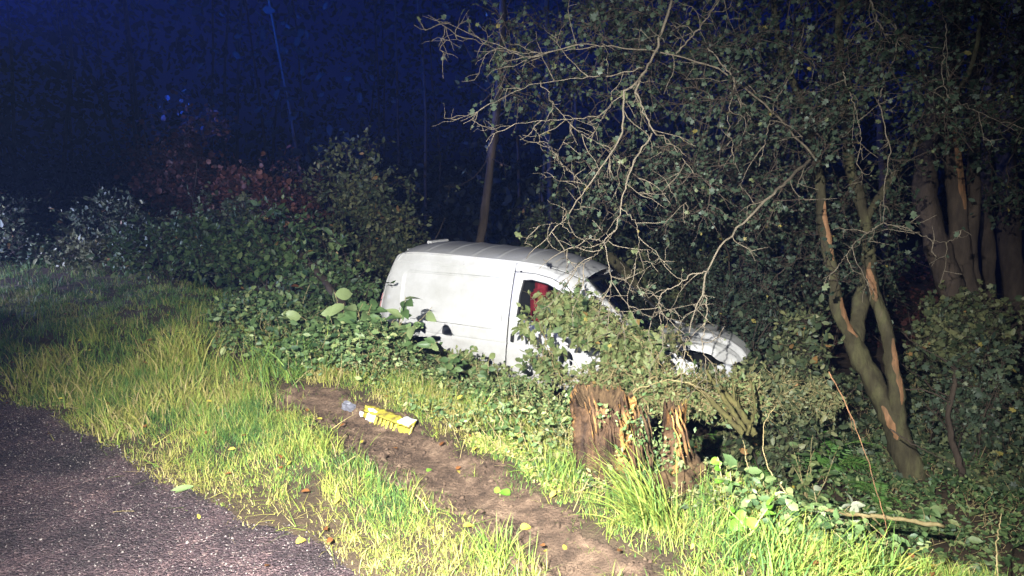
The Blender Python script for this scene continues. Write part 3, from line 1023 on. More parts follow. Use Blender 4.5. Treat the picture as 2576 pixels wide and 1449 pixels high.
def boxes(name, lst, m, bev=0.02, seg=2):
    bm = bmesh.new()
    for (cx, cy_, cz, dx, dy, dz, *rot) in lst:
        Mx = Matrix.Translation((cx, cy_, cz)) @ (Euler(rot).to_matrix().to_4x4() if rot else Matrix.Identity(4)) @ Matrix.Diagonal((dx, dy, dz, 1))
        bmesh.ops.create_cube(bm, size=1, matrix=Mx)
    bmesh.ops.bevel(bm, geom=bm.edges[:], offset=bev, segments=seg, affect='EDGES')
    me = bpy.data.meshes.new(name); bm.to_mesh(me); bm.free(); me.materials.append(m)
    for p in me.polygons: p.use_smooth = True
    o = bpy.data.objects.new(name, me); COL.objects.link(o); o.parent = van
    return o


boxes('floor_pan', [(2.0, 0, 0.36, 3.7, 1.5, 0.05), (1.97, 0, 1.0, 0.03, 1.5, 1.28)], dark_in, 0.005, 1).name = 'bulkhead'
boxes('dashboard', [(3.2, 0, 0.93, 0.42, 1.34, 0.22), (3.12, 0, 0.72, 0.25, 1.3, 0.3)], dark_in, 0.05, 3)
for sy in (-0.38, 0.38):
    boxes('seat', [(2.42, sy, 0.66, 0.5, 0.48, 0.18), (2.15, sy, 1.05, 0.16, 0.5, 0.74, 0, -0.1, 0), (2.12, sy, 1.43, 0.12, 0.32, 0.2, 0, -0.08, 0)], red_cloth, 0.045, 3)
s = Soup()
a = np.linspace(0, 2 * np.pi, 25)
ring = np.stack([2.86 + 0.09 * np.sin(a), -0.38 + 0.18 * np.cos(a), 1.0 + 0.16 * np.sin(a)], 1)
tubes(s, ring, np.full(25, 0.014), 6); tubes(s, np.array([[2.86, -0.56, 1.0], [2.88, -0.38, 1.0], [2.86, -0.2, 1.0]]), np.full(3, 0.02), 6); tubes(s, np.array([[2.88, -0.38, 1.0], [3.1, -0.38, 0.9]]), np.full(2, 0.03), 6)
s.build('steering_wheel', [dark_in], van, smooth_=True)


def seam(name, pts, side, r=0.0028, m=None):  # thin dark tube on the body side, drawn in place of groove shade
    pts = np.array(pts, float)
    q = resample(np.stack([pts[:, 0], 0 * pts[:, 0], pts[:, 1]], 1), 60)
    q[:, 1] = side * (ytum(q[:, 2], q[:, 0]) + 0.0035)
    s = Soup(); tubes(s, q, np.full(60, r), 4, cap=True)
    return s.build(name, [m or groove_shade_m], van, smooth_=True)


groove_shade_m = mat('groove_shade', (0.10, 0.10, 0.10), 0.6, 0.3)  # dark colour added for the shade in the pressed panel's grooves
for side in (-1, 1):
    seam('panel_shade_line', [(0.55, 0.875), (1.1, 0.895), (1.7, 0.915)], side, 0.003)
    seam('panel_shade_line', [(0.46, 1.475), (0.9, 1.495), (1.5, 1.52), (1.78, 1.53), (1.815, 1.50), (1.81, 1.3), (1.80, 1.02), (1.77, 0.95)], side, 0.0018)
# ------------------------------------------------------------------ trees
def limb(pts_uvd, r0, r1, n=24, amp=0.012, sides=10, name='limb', m='bark', parent=None, knot=0.12, taper=1.0):
    """a bark covered stem through measured points (u, v, distance)"""
    pts = np.array([P(*p) if len(p) == 3 else p[0] for p in pts_uvd])
    q = crooked(pts, n, amp)
    k = np.hanning(5); k /= k.sum()
    for c in range(3):
        q[2:-2, c] = np.convolve(q[:, c], k, 'same')[2:-2]
    r = r0 + (r1 - r0) * np.linspace(0, 1, n) ** taper
    r = r * (1 + knot * rng.normal(size=n) * 0.5)
    return q, r


def stem_mesh(name, q, r, m, parent, sides=14, rough=0.08, extra=None):
    s = Soup()
    T = norm(np.gradient(q, axis=0))
    ref = np.array([0.3, 0.9, 0.1]); A = norm(np.cross(T, ref)); B = np.cross(T, A)
    an = np.arange(sides) * 2 * np.pi / sides
    n = len(q)
    rr = r[:, None] * (1 + rough * np.sin(3 * an[None] + np.linspace(0, 5, n)[:, None]) + rough * 0.7 * rng.normal(size=(n, sides)))
    V = q[:, None] + rr[..., None] * (A[:, None] * np.cos(an)[None, :, None] + B[:, None] * np.sin(an)[None, :, None])
    i = np.arange(n - 1)[:, None] * sides; j = np.arange(sides)[None]; j2 = (j + 1) % sides
    a = (i + j).ravel(); b = (i + j2).ravel(); c = (i + sides + j2).ravel(); d = (i + sides + j).ravel()
    s.add(V.reshape(-1, 3), np.concatenate([np.stack([a, b, c], 1), np.stack([a, c, d], 1)]))
    k0 = np.arange(1, sides - 1)
    s.F[0] = np.concatenate([s.F[0], (n - 1) * sides + np.stack([k0 * 0, k0, k0 + 1], 1)]); s.M[0] = np.zeros(len(s.F[0]), np.int32)
    return s.build(name, [m], parent, parent.location if parent is not None else (0, 0, 0), smooth_=True)


def bare_patch(q, r, i0, i1, parent, side=(0, -1, 0.1), w=0.9):
    """a strip where the bark is torn off: a curved plate lying just proud of the stem"""
    T = norm(np.gradient(q, axis=0)); sd = norm(np.asarray(side, float)[None] - T * (T @ np.asarray(side, float))[:, None])
    tn = np.cross(T, sd)
    idx = np.linspace(i0, i1, 12)
    s = Soup(); V = []
    for k, f in enumerate(idx):
        a = int(f); fr_ = f - a; a2 = min(a + 1, len(q) - 1)
        c = q[a] * (1 - fr_) + q[a2] * fr_; rad = (r[a] * (1 - fr_) + r[a2] * fr_) * 1.13
        ww = w * math.sin(math.pi * (k + 0.3) / 11.6) ** 0.5 * (1 + 0.25 * rng.normal())
        for t in np.linspace(-1, 1, 6):
            V.append(c + rad * (sd[a] * math.cos(t * ww) + tn[a] * math.sin(t * ww)))
    F = []
    for i in range(11):
        for j in range(5):
            a = i * 6 + j
            F += [(a, a + 1, a + 7), (a, a + 7, a + 6)]
    s.add(V, F)
    return s.build('stripped_patch', [M['barepatch']], parent, parent.location, smooth_=True)


def rel(o):
    return tuple(o.location)


def finish_plant(root, wood, leaf, wood_mats, leaf_mats, wood_name='twigs', leaf_name='leaves'):
    o = None
    if wood.V:
        a = wood.build(wood_name, wood_mats, root, rel(root)); tag(a, kind='stuff')
    if leaf.V:
        b_ = leaf.build(leaf_name, leaf_mats, root, rel(root)); tag(b_, kind='stuff')


def region_pts(polys, n, dr=None):
    """points inside picture-measured outlines, spread over a range of distances"""
    out = []
    for poly, w, *own in polys:
        dd = own[0] if own else dr
        poly = np.array(poly, float)
        k = int(n * w)
        lo, hi = poly.min(0), poly.max(0)
        got = []
        while len(got) < k:
            u = rng.uniform(lo[0], hi[0], 4 * k); v = rng.uniform(lo[1], hi[1], 4 * k)
            ins = poly_sd(u, v, poly) > 0
            got += list(zip(u[ins], v[ins]))
        for (u, v) in got[:k]:
            out.append(P(u, v, rng.uniform(*dd)))
    return np.array(out)


# --- the forked hawthorn at the right, whose crown hangs over the van
base = at(2285, 1195)
D0 = float(np.dot(base - np.array([0, 0, CAM_H]), [0, CP, -SP]))
haw = empty('hawthorn_tree', base, 'forked mossy hawthorn with stripped bark, its crown hanging over the van', 'tree')
stems = []
A_, rA = limb([(2310, 1240, D0), (2275, 1130, D0), (2240, 1040, D0), (2195, 960, D0 + .05), (2160, 900, D0 + .1), (2140, 840, D0 + .1)], 0.125, 0.085, 26, 0.008)
B_, rB = limb([(2150, 870, D0 + .1), (2105, 780, D0), (2100, 700, D0 - .05), (2080, 620, D0 - .1), (2068, 520, D0 - .1), (2058, 410, D0 - .1), (2035, 330, D0 - .2), (2010, 240, D0 - .3), (1960, 120, D0 - .4), (1940, -60, D0 - .5)], 0.062, 0.022, 40, 0.008)
C_, rC = limb([(2150, 860, D0 + .1), (2165, 760, D0 + .2), (2180, 680, D0 + .25), (2185, 590, D0 + .3), (2165, 500, D0 + .3), (2135, 420, D0 + .3), (2130, 300, D0 + .2), (2110, 100, D0), (2120, -80, D0)], 0.075, 0.03, 36, 0.008)
E_, rE = limb([(2262, 1075, D0 - .05), (2255, 980, D0 - .1), (2240, 900, D0 - .1), (2232, 830, D0 - .1), (2205, 760, D0), (2186, 700, D0 + .15), (2186, 640, D0 + .25)], 0.068, 0.055, 30, 0.007)
F_, rF = limb([(2175, 560, D0 + .3), (2230, 470, D0 + .2), (2290, 380, D0), (2380, 290, D0 - .3), (2440, 180, D0 - .5), (2480, 0, D0 - .7)], 0.04, 0.015, 26, 0.01)
for q, r, nm in ((A_, rA, 'trunk'), (B_, rB, 'limb'), (C_, rC, 'limb'), (E_, rE, 'limb'), (F_, rF, 'limb')):
    stem_mesh(nm, q, r, M['bark'], haw)
    stems.append(q)
bare_patch(A_, rA, 9, 14, haw, (-0.6, -0.8, 0), 0.24)
bare_patch(B_, rB, 1, 6, haw, (0.5, -0.9, 0), 0.5)
bare_patch(B_, rB, 10, 16, haw, (0.2, -1, 0), 0.45)
bare_patch(E_, rE, 4, 14, haw, (0.1, -1, 0), 0.4)
bare_patch(E_, rE, 20, 27, haw, (-0.4, -1, 0), 0.45)

hand = [  # boughs seen one by one: points (u, v, distance), start and end radius
    ([(2058, 410, 5.6), (1990, 330, 5.4), (1900, 240, 5.1), (1800, 170, 4.9), (1690, 135, 4.8), (1560, 118, 4.7), (1440, 110, 4.6), (1330, 150, 4.6), (1240, 110, 4.6), (1130, 60, 4.6), (1062, 40, 4.6)], 0.02, 0.003),
    ([(1690, 0, 4.6), (1668, 70, 4.6), (1640, 150, 4.6), (1600, 205, 4.5), (1572, 232, 4.5), (1570, 290, 4.5), (1560, 350, 4.5), (1520, 410, 4.5), (1480, 470, 4.5), (1430, 540, 4.6), (1370, 600, 4.6), (1320, 650, 4.7)], 0.022, 0.005),
    ([(1610, 200, 4.5), (1600, 230, 4.5), (1622, 285, 4.5), (1645, 335, 4.5), (1680, 350, 4.6), (1720, 400, 4.7), (1750, 440, 4.7)], 0.016, 0.004),
    ([(1640, 335, 4.5), (1600, 395, 4.5), (1585, 430, 4.5), (1560, 520, 4.5), (1553, 570, 4.5), (1520, 605, 4.5), (1530, 660, 4.5), (1538, 705, 4.5), (1575, 760, 4.5), (1608, 825, 4.55)], 0.014, 0.0035),
    ([(1553, 570, 4.5), (1500, 640, 4.5), (1430, 690, 4.5)], 0.006, 0.003),
    ([(1538, 705, 4.5), (1532, 760, 4.5), (1536, 800, 4.5)], 0.004, 0.002),
    ([(1522, 607, 4.5), (1460, 600, 4.5), (1400, 560, 4.5), (1330, 575, 4.5)], 0.006, 0.002),
    ([(1560, 520, 4.5), (1600, 560, 4.5), (1610, 620, 4.5), (1590, 690, 4.5), (1560, 700, 4.5)], 0.006, 0.002),
    ([(1572, 232, 4.5), (1510, 290, 4.5), (1440, 300, 4.5), (1350, 305, 4.5), (1250, 320, 4.55), (1190, 330, 4.6)], 0.008, 0.002),
    ([(1620, 170, 4.6), (1540, 190, 4.6), (1440, 200, 4.6), (1340, 210, 4.6), (1260, 250, 4.6), (1180, 290, 4.6), (1085, 318, 4.6)], 0.008, 0.002),
    ([(1500, 118, 4.7), (1400, 130, 4.7), (1290, 135, 4.7), (1180, 100, 4.7), (1060, 105, 4.7)], 0.007, 0.002),
    ([(1360, 205, 4.6), (1400, 270, 4.6), (1450, 330, 4.6), (1520, 370, 4.6), (1600, 440, 4.6), (1640, 490, 4.6)], 0.006, 0.002),
    ([(1480, 470, 4.5), (1440, 440, 4.5), (1400, 400, 4.5), (1370, 340, 4.5)], 0.005, 0.002),
    ([(2040, 400, 5.5), (1985, 450, 5.0), (1945, 488, 4.8), (1890, 540, 4.7), (1840, 590, 4.65), (1800, 640, 4.6), (1778, 690, 4.6), (1765, 740, 4.6), (1740, 800, 4.6), (1722, 870, 4.6), (1715, 920, 4.6), (1712, 985, 4.6)], 0.03, 0.005),
    ([(1775, 690, 4.6), (1772, 740, 4.6), (1780, 790, 4.6), (1765, 860, 4.6), (1775, 910, 4.6), (1778, 980, 4.65)], 0.012, 0.004),
    ([(1783, 682, 4.6), (1740, 690, 4.6), (1700, 720, 4.6), (1660, 740, 4.6), (1662, 800, 4.6), (1672, 860, 4.6)], 0.012, 0.004),
    ([(1662, 745, 4.6), (1640, 800, 4.6)], 0.005, 0.002),
    ([(2025, 60, 5.3), (2005, 160, 5.2), (1950, 260, 5.1), (1930, 330, 5.0), (1910, 420, 5.0)], 0.012, 0.004),
    ([(2250, 60, 5.2), (2255, 130, 5.2), (2210, 250, 5.2), (2240, 380, 5.2), (2225, 470, 5.2), (2222, 560, 5.1)], 0.015, 0.005),
    ([(2222, 560, 5.1), (2300, 585, 5.1), (2370, 610, 5.1), (2440, 590, 5.1)], 0.008, 0.002),
    ([(2222, 560, 5.1), (2160, 600, 5.1), (2100, 680, 5.1)], 0.008, 0.002),
    ([(2120, 180, 5.1), (2160, 300, 5.1), (2170, 400, 5.1)], 0.01, 0.003),
    ([(2380, 60, 5.0), (2370, 190, 5.0), (2380, 240, 5.0), (2500, 300, 5.0), (2560, 330, 5.0)], 0.01, 0.003),
    ([(2180, -40, 5.0), (2210, 60, 5.0), (2250, 110, 5.0)], 0.02, 0.008),
    ([(1780, 120, 4.9), (1850, 200, 4.9), (1830, 300, 4.9), (1850, 420, 4.9)], 0.01, 0.003),
    ([(1700, 135, 4.8), (1760, 70, 4.8), (1830, -30, 4.8)], 0.014, 0.006),
]
wood, lf = Soup(), Soup()
hb = []
for pts, r0, r1 in hand:
    q = crooked(np.array([P(*p) for p in pts]), 40, 0.005)
    rr = np.linspace(r0, r1, 40) * 0.44
    s = Soup(); tubes(s, q, rr, 7, cap=True)
    s.build('bough', [M['twig']], haw, rel(haw), smooth_=True)
    hb.append((q, rr)); stems.append(q)
# side shoots on those boughs
sub = []
for q, rr in hb:
    for i in range(4, 40, 3 if q[-1][2] > 1.9 else 6):
        L_ = rng.uniform(0.12, 0.42)
        w_, _ = walk(q[i:i + 1], rdir(1) + norm(q[min(i + 1, 39)] - q[i - 1])[None] * 0.9, L_, 7, 0.55, (0, 0, -0.03))
        sub.append((w_[0], np.linspace(0.0035, 0.0016, 7)))
foliage(wood, lf, sub, 3, 0.13, 1, 0.048, 'lobed', keep=0.5, tint_mu=0.7)
# the mass of the crown
tg = region_pts([
    ([(1450, -120), (2700, -120), (2700, 260), (2400, 420), (2150, 420), (1950, 340), (1750, 300), (1500, 160)], 0.42),
    ([(1620, 60), (2250, 100), (2050, 480), (1900, 600), (1650, 500), (1560, 260)], 0.28, (4.9, 8.0)),
    ([(1240, 40), (1560, 0), (1620, 260), (1400, 330), (1230, 260)], 0.08),
    ([(1380, 330), (1650, 330), (1900, 480), (1750, 620), (1450, 520)], 0.08),
    ([(1830, 440), (2320, 430), (2260, 700), (1900, 760)], 0.14, (6.5, 8.0))], 760, (4.7, 7.6))
nd = np.concatenate(stems)[::2]
bg_ = colonize(nd, tg, 0.0025, 0.007, 7, 0.2, 0.04)
wood2 = Soup()
foliage(wood2, lf, bg_, 8, 0.26, 4, 0.044, 'lobed', keep=0.92, tint_mu=0.5)
finish_plant(haw, wood, lf, [M['twig']], [M['haw']])
tag(wood2.build('inner_twigs', [M['dark_twig']], haw, rel(haw)), kind='stuff')
NLEAF = {}


# --- bushes
def bush(name, label, cat, base, height, spread, K, lm, leaf=0.06, shape='simple', per=6, lv=4, tl=0.3, group=None, wm='dark_twig', lean_=(0, 0), flat=0.5, tmu=0.5, low=0.15, keep=1.0, stems_n=5):
    b0 = np.array([base[0], base[1], float(G(base[0], base[1])) - 0.02]) if len(base) == 2 else np.asarray(base, float)
    root = empty(name, b0, label, cat, group)
    c = b0 + np.array([lean_[0], lean_[1], height * 0.55])
    tg = ellipsoid_pts(c, (spread, spread * flat, height * (0.5 - low / 2)), K, 0.25)
    tg += wav(tg[:, 0] * 3, tg[:, 2] * 3, 1.5, 1)[:, None] * 0.12 * spread
    tg[:, 2] = np.maximum(tg[:, 2], b0[2] + 0.08)
    rt = []
    wood, lf = Soup(), Soup()
    for k in range(stems_n):
        p = b0[None] + np.array([[rng.normal() * 0.12 * spread, rng.normal() * 0.08 * spread, 0]])
        w_, _ = walk(p, np.array([[rng.normal() * 0.35 + lean_[0] * .4, rng.normal() * 0.2, 1.0]]), height * rng.uniform(0.5, 0.85), 9, 0.3, (0, 0, 0.05))
        tubes(wood, w_, np.linspace(0.014, 0.005, 9)[None] * (height / 2) ** 0.7, 6)
        rt.append(w_[0])
    bs = colonize(np.concatenate(rt), tg, 0.0025, 0.006, 6, 0.25, 0.04)
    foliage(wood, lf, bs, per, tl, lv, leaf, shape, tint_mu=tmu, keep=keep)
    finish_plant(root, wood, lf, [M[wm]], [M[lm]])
    return root


def up_to(u, v, d):
    """ground point under picture column u at distance d, and the height reaching row v"""
    p = P(u, v, d)
    g0 = float(G(p[0], p[1]))
    return (p[0], p[1]), p[2] - g0


def bush_at(u, vtop, d, w_px, name, label, cat, **k):
    b0, h = up_to(u, vtop, d)
    return bush(name, label, cat, b0, h, w_px / FPX * d / 2, **k)


# back row, left
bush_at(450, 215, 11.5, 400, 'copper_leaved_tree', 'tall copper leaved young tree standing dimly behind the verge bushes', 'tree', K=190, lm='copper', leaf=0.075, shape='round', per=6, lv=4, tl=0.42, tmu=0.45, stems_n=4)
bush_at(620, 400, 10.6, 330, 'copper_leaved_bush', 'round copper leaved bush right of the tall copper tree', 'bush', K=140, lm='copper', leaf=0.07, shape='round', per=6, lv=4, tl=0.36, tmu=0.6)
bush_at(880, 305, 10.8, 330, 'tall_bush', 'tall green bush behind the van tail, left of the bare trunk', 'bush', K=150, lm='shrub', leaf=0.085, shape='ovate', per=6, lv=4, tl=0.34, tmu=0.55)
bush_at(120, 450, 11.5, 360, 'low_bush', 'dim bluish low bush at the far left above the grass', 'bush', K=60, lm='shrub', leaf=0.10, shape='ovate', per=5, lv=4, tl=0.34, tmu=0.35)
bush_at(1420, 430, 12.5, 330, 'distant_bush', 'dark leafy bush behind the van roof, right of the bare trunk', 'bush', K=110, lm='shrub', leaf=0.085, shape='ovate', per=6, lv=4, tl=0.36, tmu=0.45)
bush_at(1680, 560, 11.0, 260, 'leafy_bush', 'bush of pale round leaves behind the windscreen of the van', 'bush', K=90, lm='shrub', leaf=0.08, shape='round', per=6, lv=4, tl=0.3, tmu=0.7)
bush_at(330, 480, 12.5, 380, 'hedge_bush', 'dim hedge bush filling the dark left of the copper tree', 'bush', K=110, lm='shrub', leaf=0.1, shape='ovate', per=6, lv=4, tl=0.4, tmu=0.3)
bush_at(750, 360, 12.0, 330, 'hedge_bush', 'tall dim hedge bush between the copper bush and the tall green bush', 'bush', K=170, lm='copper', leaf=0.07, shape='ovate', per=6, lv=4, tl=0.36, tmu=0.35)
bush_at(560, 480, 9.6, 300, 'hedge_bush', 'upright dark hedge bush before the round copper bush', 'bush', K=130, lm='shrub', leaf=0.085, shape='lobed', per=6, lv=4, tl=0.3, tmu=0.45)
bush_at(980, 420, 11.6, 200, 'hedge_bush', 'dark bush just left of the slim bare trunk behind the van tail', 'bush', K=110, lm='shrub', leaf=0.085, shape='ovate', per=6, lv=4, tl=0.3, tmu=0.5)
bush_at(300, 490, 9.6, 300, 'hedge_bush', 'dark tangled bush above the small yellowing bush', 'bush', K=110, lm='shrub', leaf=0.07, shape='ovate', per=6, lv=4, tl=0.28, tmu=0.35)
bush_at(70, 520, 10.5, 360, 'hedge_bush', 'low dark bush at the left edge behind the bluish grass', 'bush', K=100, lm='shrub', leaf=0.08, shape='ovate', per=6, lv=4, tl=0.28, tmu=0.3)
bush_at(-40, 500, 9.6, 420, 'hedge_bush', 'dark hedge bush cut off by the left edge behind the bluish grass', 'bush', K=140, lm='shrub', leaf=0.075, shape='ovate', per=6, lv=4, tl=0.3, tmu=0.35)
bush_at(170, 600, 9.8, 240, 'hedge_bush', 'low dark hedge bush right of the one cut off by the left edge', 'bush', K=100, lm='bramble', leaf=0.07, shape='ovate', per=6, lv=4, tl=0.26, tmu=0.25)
bush_at(730, 540, 9.4, 260, 'hedge_bush', 'dull bush rising just behind the leaning log', 'bush', K=120, lm='shrub', leaf=0.07, shape='ovate', per=6, lv=4, tl=0.28, tmu=0.4)
# front row, left of the van
bush_at(640, 490, 8.6, 360, 'broad_leaved_bush', 'broad leaved bush in front of the copper bushes, left of the leaning log', 'bush', K=110, lm='bramble', leaf=0.085, shape='ovate', per=6, lv=4, tl=0.26, tmu=0.25)
bush_at(430, 550, 8.3, 320, 'bramble_bush', 'dull bramble bush behind the tall grass tussock', 'bush', K=100, lm='bramble', leaf=0.07, shape='ovate', per=6, lv=4, tl=0.26, tmu=0.2)
bush_at(230, 590, 9.0, 240, 'small_bush', 'small dry bush with yellowing leaves on the left verge', 'bush', K=55, lm='shrub', leaf=0.065, shape='ovate', per=5, lv=4, tl=0.22, tmu=0.88)
bush_at(830, 590, 8.3, 250, 'nettle_bush', 'bush of dark leaves between the leaning log and the van tail', 'bush', K=90, lm='bramble', leaf=0.075, shape='ovate', per=6, lv=4, tl=0.24, tmu=0.3)
bush_at(700, 760, 7.2, 330, 'tangled_bush', 'tangle of leafy stems on the bank below the leaning log', 'bush', K=110, lm='bramble', leaf=0.06, shape='ovate', per=6, lv=4, tl=0.22, tmu=0.38)
bush_at(900, 690, 9.2, 150, 'shaded_bush', 'dark leafy bush tight behind the rear corner of the van', 'bush', K=60, lm='shrub', leaf=0.08, shape='ovate', per=6, lv=4, tl=0.24, tmu=0.3)
# right of the van
bush_at(1890, 600, 8.2, 330, 'ivy_clad_bush', 'dense dark bush behind the bonnet of the van', 'bush', K=150, lm='haw', leaf=0.06, shape='ovate', per=7, lv=4, tl=0.26, tmu=0.5)
bush_at(2010, 760, 7.0, 230, 'leaning_bush', 'leafy bush between the bonnet and the forked hawthorn', 'bush', K=90, lm='shrub', leaf=0.075, shape='ovate', per=6, lv=4, tl=0.24, tmu=0.6)
bush_at(2450, 700, 8.2, 330, 'dim_bush', 'dim bush below the many stemmed tree at the right edge', 'bush', K=120, lm='shrub', leaf=0.085, shape='lobed', per=6, lv=4, tl=0.3, tmu=0.6)
bush_at(2480, 850, 6.6, 260, 'trailing_bush', 'trailing leafy bush at the right edge behind the hawthorn foot', 'bush', K=90, lm='haw', leaf=0.065, shape='lobed', per=6, lv=4, tl=0.24, tmu=0.7)
bush_at(1950, 930, 6.4, 300, 'round_leaved_bush', 'dark round leaved bush below the van bonnet, behind the ferns', 'bush', K=110, lm='shrub', leaf=0.07, shape='ovate', per=6, lv=4, tl=0.2, tmu=0.55)
bush_at(2120, 420, 9.5, 420, 'thicket_bush', 'deep dark thicket seen through the limbs of the forked hawthorn', 'bush', K=150, lm='haw', leaf=0.07, shape='ovate', per=7, lv=4, tl=0.34, tmu=0.4)
bush_at(1760, 330, 9.6, 360, 'hanging_bush', 'dark tall thicket behind the hanging crown of the hawthorn', 'bush', K=150, lm='haw', leaf=0.07, shape='ovate', per=7, lv=4, tl=0.34, tmu=0.4)

# --- trunks
def trunk_thing(name, label, pts, r0, r1, m='dbark', n=30, twig_n=0, cat='tree', lm=None):
    q, r = limb(pts, r0, r1, n, 0.012)
    g0 = float(G(q[0][0], q[0][1]))
    if q[0][2] > g0:
        q = np.concatenate([[[q[0][0] - (q[1] - q[0])[0] * 0.5, q[0][1], g0 - 0.05]], q]); r = np.r_[r[0] * 1.1, r]
    root = empty(name, q[0], label, cat)
    stem_mesh('trunk', q, r, M[m], root)
    if twig_n:
        wood, lf = Soup(), Soup()
        idx = rng.integers(len(q) // 3, len(q), twig_n)
        w_, _ = walk(q[idx], rdir(twig_n) + np.array([0, 0, 0.3]), rng.uniform(0.4, 1.5, twig_n), 7, 0.4)
        bs = [(w_[k], np.linspace(0.01, 0.003, 7)) for k in range(twig_n)]
        foliage(wood, lf, bs, 5, 0.35, 3, 0.07, 'ovate', tint_mu=0.4, keep=0.7)
        finish_plant(root, wood, lf, [M['dark_twig']], [M[lm or 'shrub']])
    return root


trunk_thing('slim_tree', 'slim bare trunk rising straight up behind the van roof', [(1205, 640, 12), (1218, 540, 12), (1232, 430, 12), (1246, 320, 12), (1254, 230, 12), (1262, 60, 12), (1270, -150, 12)], 0.075, 0.05, 'dbark', 36, 26)
trunk_thing('fallen_log', 'broken grey log leaning through the bushes left of the van', [(858, 760, 8.0), (825, 715, 8.2), (790, 675, 8.4), (750, 635, 8.6), (715, 600, 8.8)], 0.045, 0.028, 'dbark', 22, 0, 'log')
trunk_thing('mossy_log', 'mossy dark log slanting behind the windscreen of the van', [(1655, 800, 9.4), (1620, 750, 9.5), (1590, 710, 9.6), (1560, 670, 9.7), (1530, 640, 9.8)], 0.10, 0.07, 'bark', 20, 0, 'log')
DM = 8.6
mt = empty('many_stemmed_tree', P(2420, 740, DM) * np.array([1, 1, 0]) + np.array([0, 0, float(G(*P(2420, 740, DM)[:2])) - 0.05]), 'old tree with three thick grey stems from one base at the right', 'tree')
for pts, r0, r1 in (([(2450, 1000, DM), (2420, 860, DM), (2400, 730, DM), (2365, 640, DM), (2335, 540, DM), (2325, 430, DM), (2345, 330, DM), (2370, 200, DM), (2390, -50, DM)], 0.165, 0.11),
                    ([(2450, 780, DM + .1), (2425, 680, DM + .1), (2410, 560, DM + .1), (2400, 440, DM + .1), (2385, 330, DM), (2400, 150, DM), (2430, -60, DM)], 0.11, 0.08),
                    ([(2455, 800, DM + .2), (2445, 680, DM + .2), (2445, 560, DM + .2), (2455, 440, DM + .2), (2440, 300, DM + .2), (2470, 100, DM), (2500, -60, DM)], 0.08, 0.06)):
    q, r = limb(pts, r0, r1, 34, 0.014)
    o = stem_mesh('stem', q, r, M['dbark'], mt)
    if r0 == 0.11:
        o.name = 'stem'; bare_patch(q, r, 10, 20, mt, (0.1, -1, 0), 0.4)
wood, lf = Soup(), Soup()
tg = region_pts([([(2250, -100), (2750, -100), (2750, 560), (2500, 520), (2330, 260), (2250, 200)], 1.0)], 190, (6.6, 9.2))
bs = colonize(np.array([P(2390, 0, DM), P(2430, 0, DM), P(2360, 250, DM), P(2480, 60, DM)]), tg, 0.004, 0.008, 7)
foliage(wood, lf, bs, 7, 0.4, 4, 0.07, 'ovate', tint_mu=0.35)
finish_plant(mt, wood, lf, [M['dark_twig']], [M['haw']])
trunk_thing('far_right_tree', 'dark thick trunk dimly seen at the right edge of the wood', [(2555, 760, 11), (2540, 600, 11), (2535, 400, 11), (2550, 100, 11), (2560, -150, 11)], 0.16, 0.13, 'dbark', 24)
trunk_thing('dim_tree', 'dim slim trunk between the many stemmed tree and the right edge', [(2490, 760, 10.5), (2485, 600, 10.5), (2480, 450, 10.5), (2495, 200, 10.5), (2500, -100, 10.5)], 0.09, 0.07, 'dbark', 24)
trunk_thing('crooked_sapling', 'crooked thin trunk low at the right behind the hawthorn foot', [(2420, 1180, 6.6), (2395, 1110, 6.6), (2385, 1040, 6.6), (2400, 980, 6.6), (2395, 920, 6.7)], 0.03, 0.02, 'dbark', 20, 6)
for k, (u, d, lab) in enumerate(((1390, 18, 'dark trunk behind the bushes right of the slim bare trunk'), (2230, 14, 'dark trunk seen between the hawthorn and the many stemmed tree'))):
    sl = rng.normal() * 25
    trunk_thing('far_tree', lab, [(u, 660, d), (u + sl, 430, d), (u + sl * 1.4, 200, d), (u + sl * 2, -150, d)], 0.08, 0.05, 'dbark', 20, 16)

# --- the dark wood behind everything, one mass
fw = empty('distant_wood', (0, 24, 0), 'black mass of woodland closing off the scene behind the van')
fw['kind'] = 'stuff'
wood, lf = Soup(), Soup()
n_ = 70
x_ = np.linspace(-26, 22, n_) + rng.normal(size=n_) * 0.5; y_ = rng.uniform(18, 30, n_)
f_ = np.stack([x_, y_, G(x_, y_) - 0.1], 1)
w_, _ = walk(f_, np.array([[0, 0, 1.0]]) + rng.normal(size=(n_, 3)) * 0.05, rng.uniform(9, 15, n_), 8, 0.1, (0, 0, 0.1))
tubes(wood, w_, np.broadcast_to(np.linspace(0.06, 0.02, 8), (n_, 8)), 6)
N_ = 52000
k_ = rng.integers(n_, size=N_); j_ = rng.integers(1, 8, N_)
p_ = w_[k_, j_] + rng.normal(size=(N_, 3)) * np.array([1.5, 1.0, 1.1])
p_[:, 2] = np.maximum(p_[:, 2], G(p_[:, 0], p_[:, 1]) + 0.1)
low = rng.random(N_) < 0.35
p_[low, 2] = G(p_[low, 0], p_[low, 1]) + rng.gamma(2, 0.6, low.sum())
ok_ = p_[:, 1] > 15
leaves(lf, p_[ok_], rdir(ok_.sum()), rdir(ok_.sum()), rng.uniform(0.12, 0.34, ok_.sum()), 'ovate', rng.uniform(0, 0.7, ok_.sum()))
finish_plant(fw, wood, lf, [M['dark_twig']], [M['wood_leaf']])
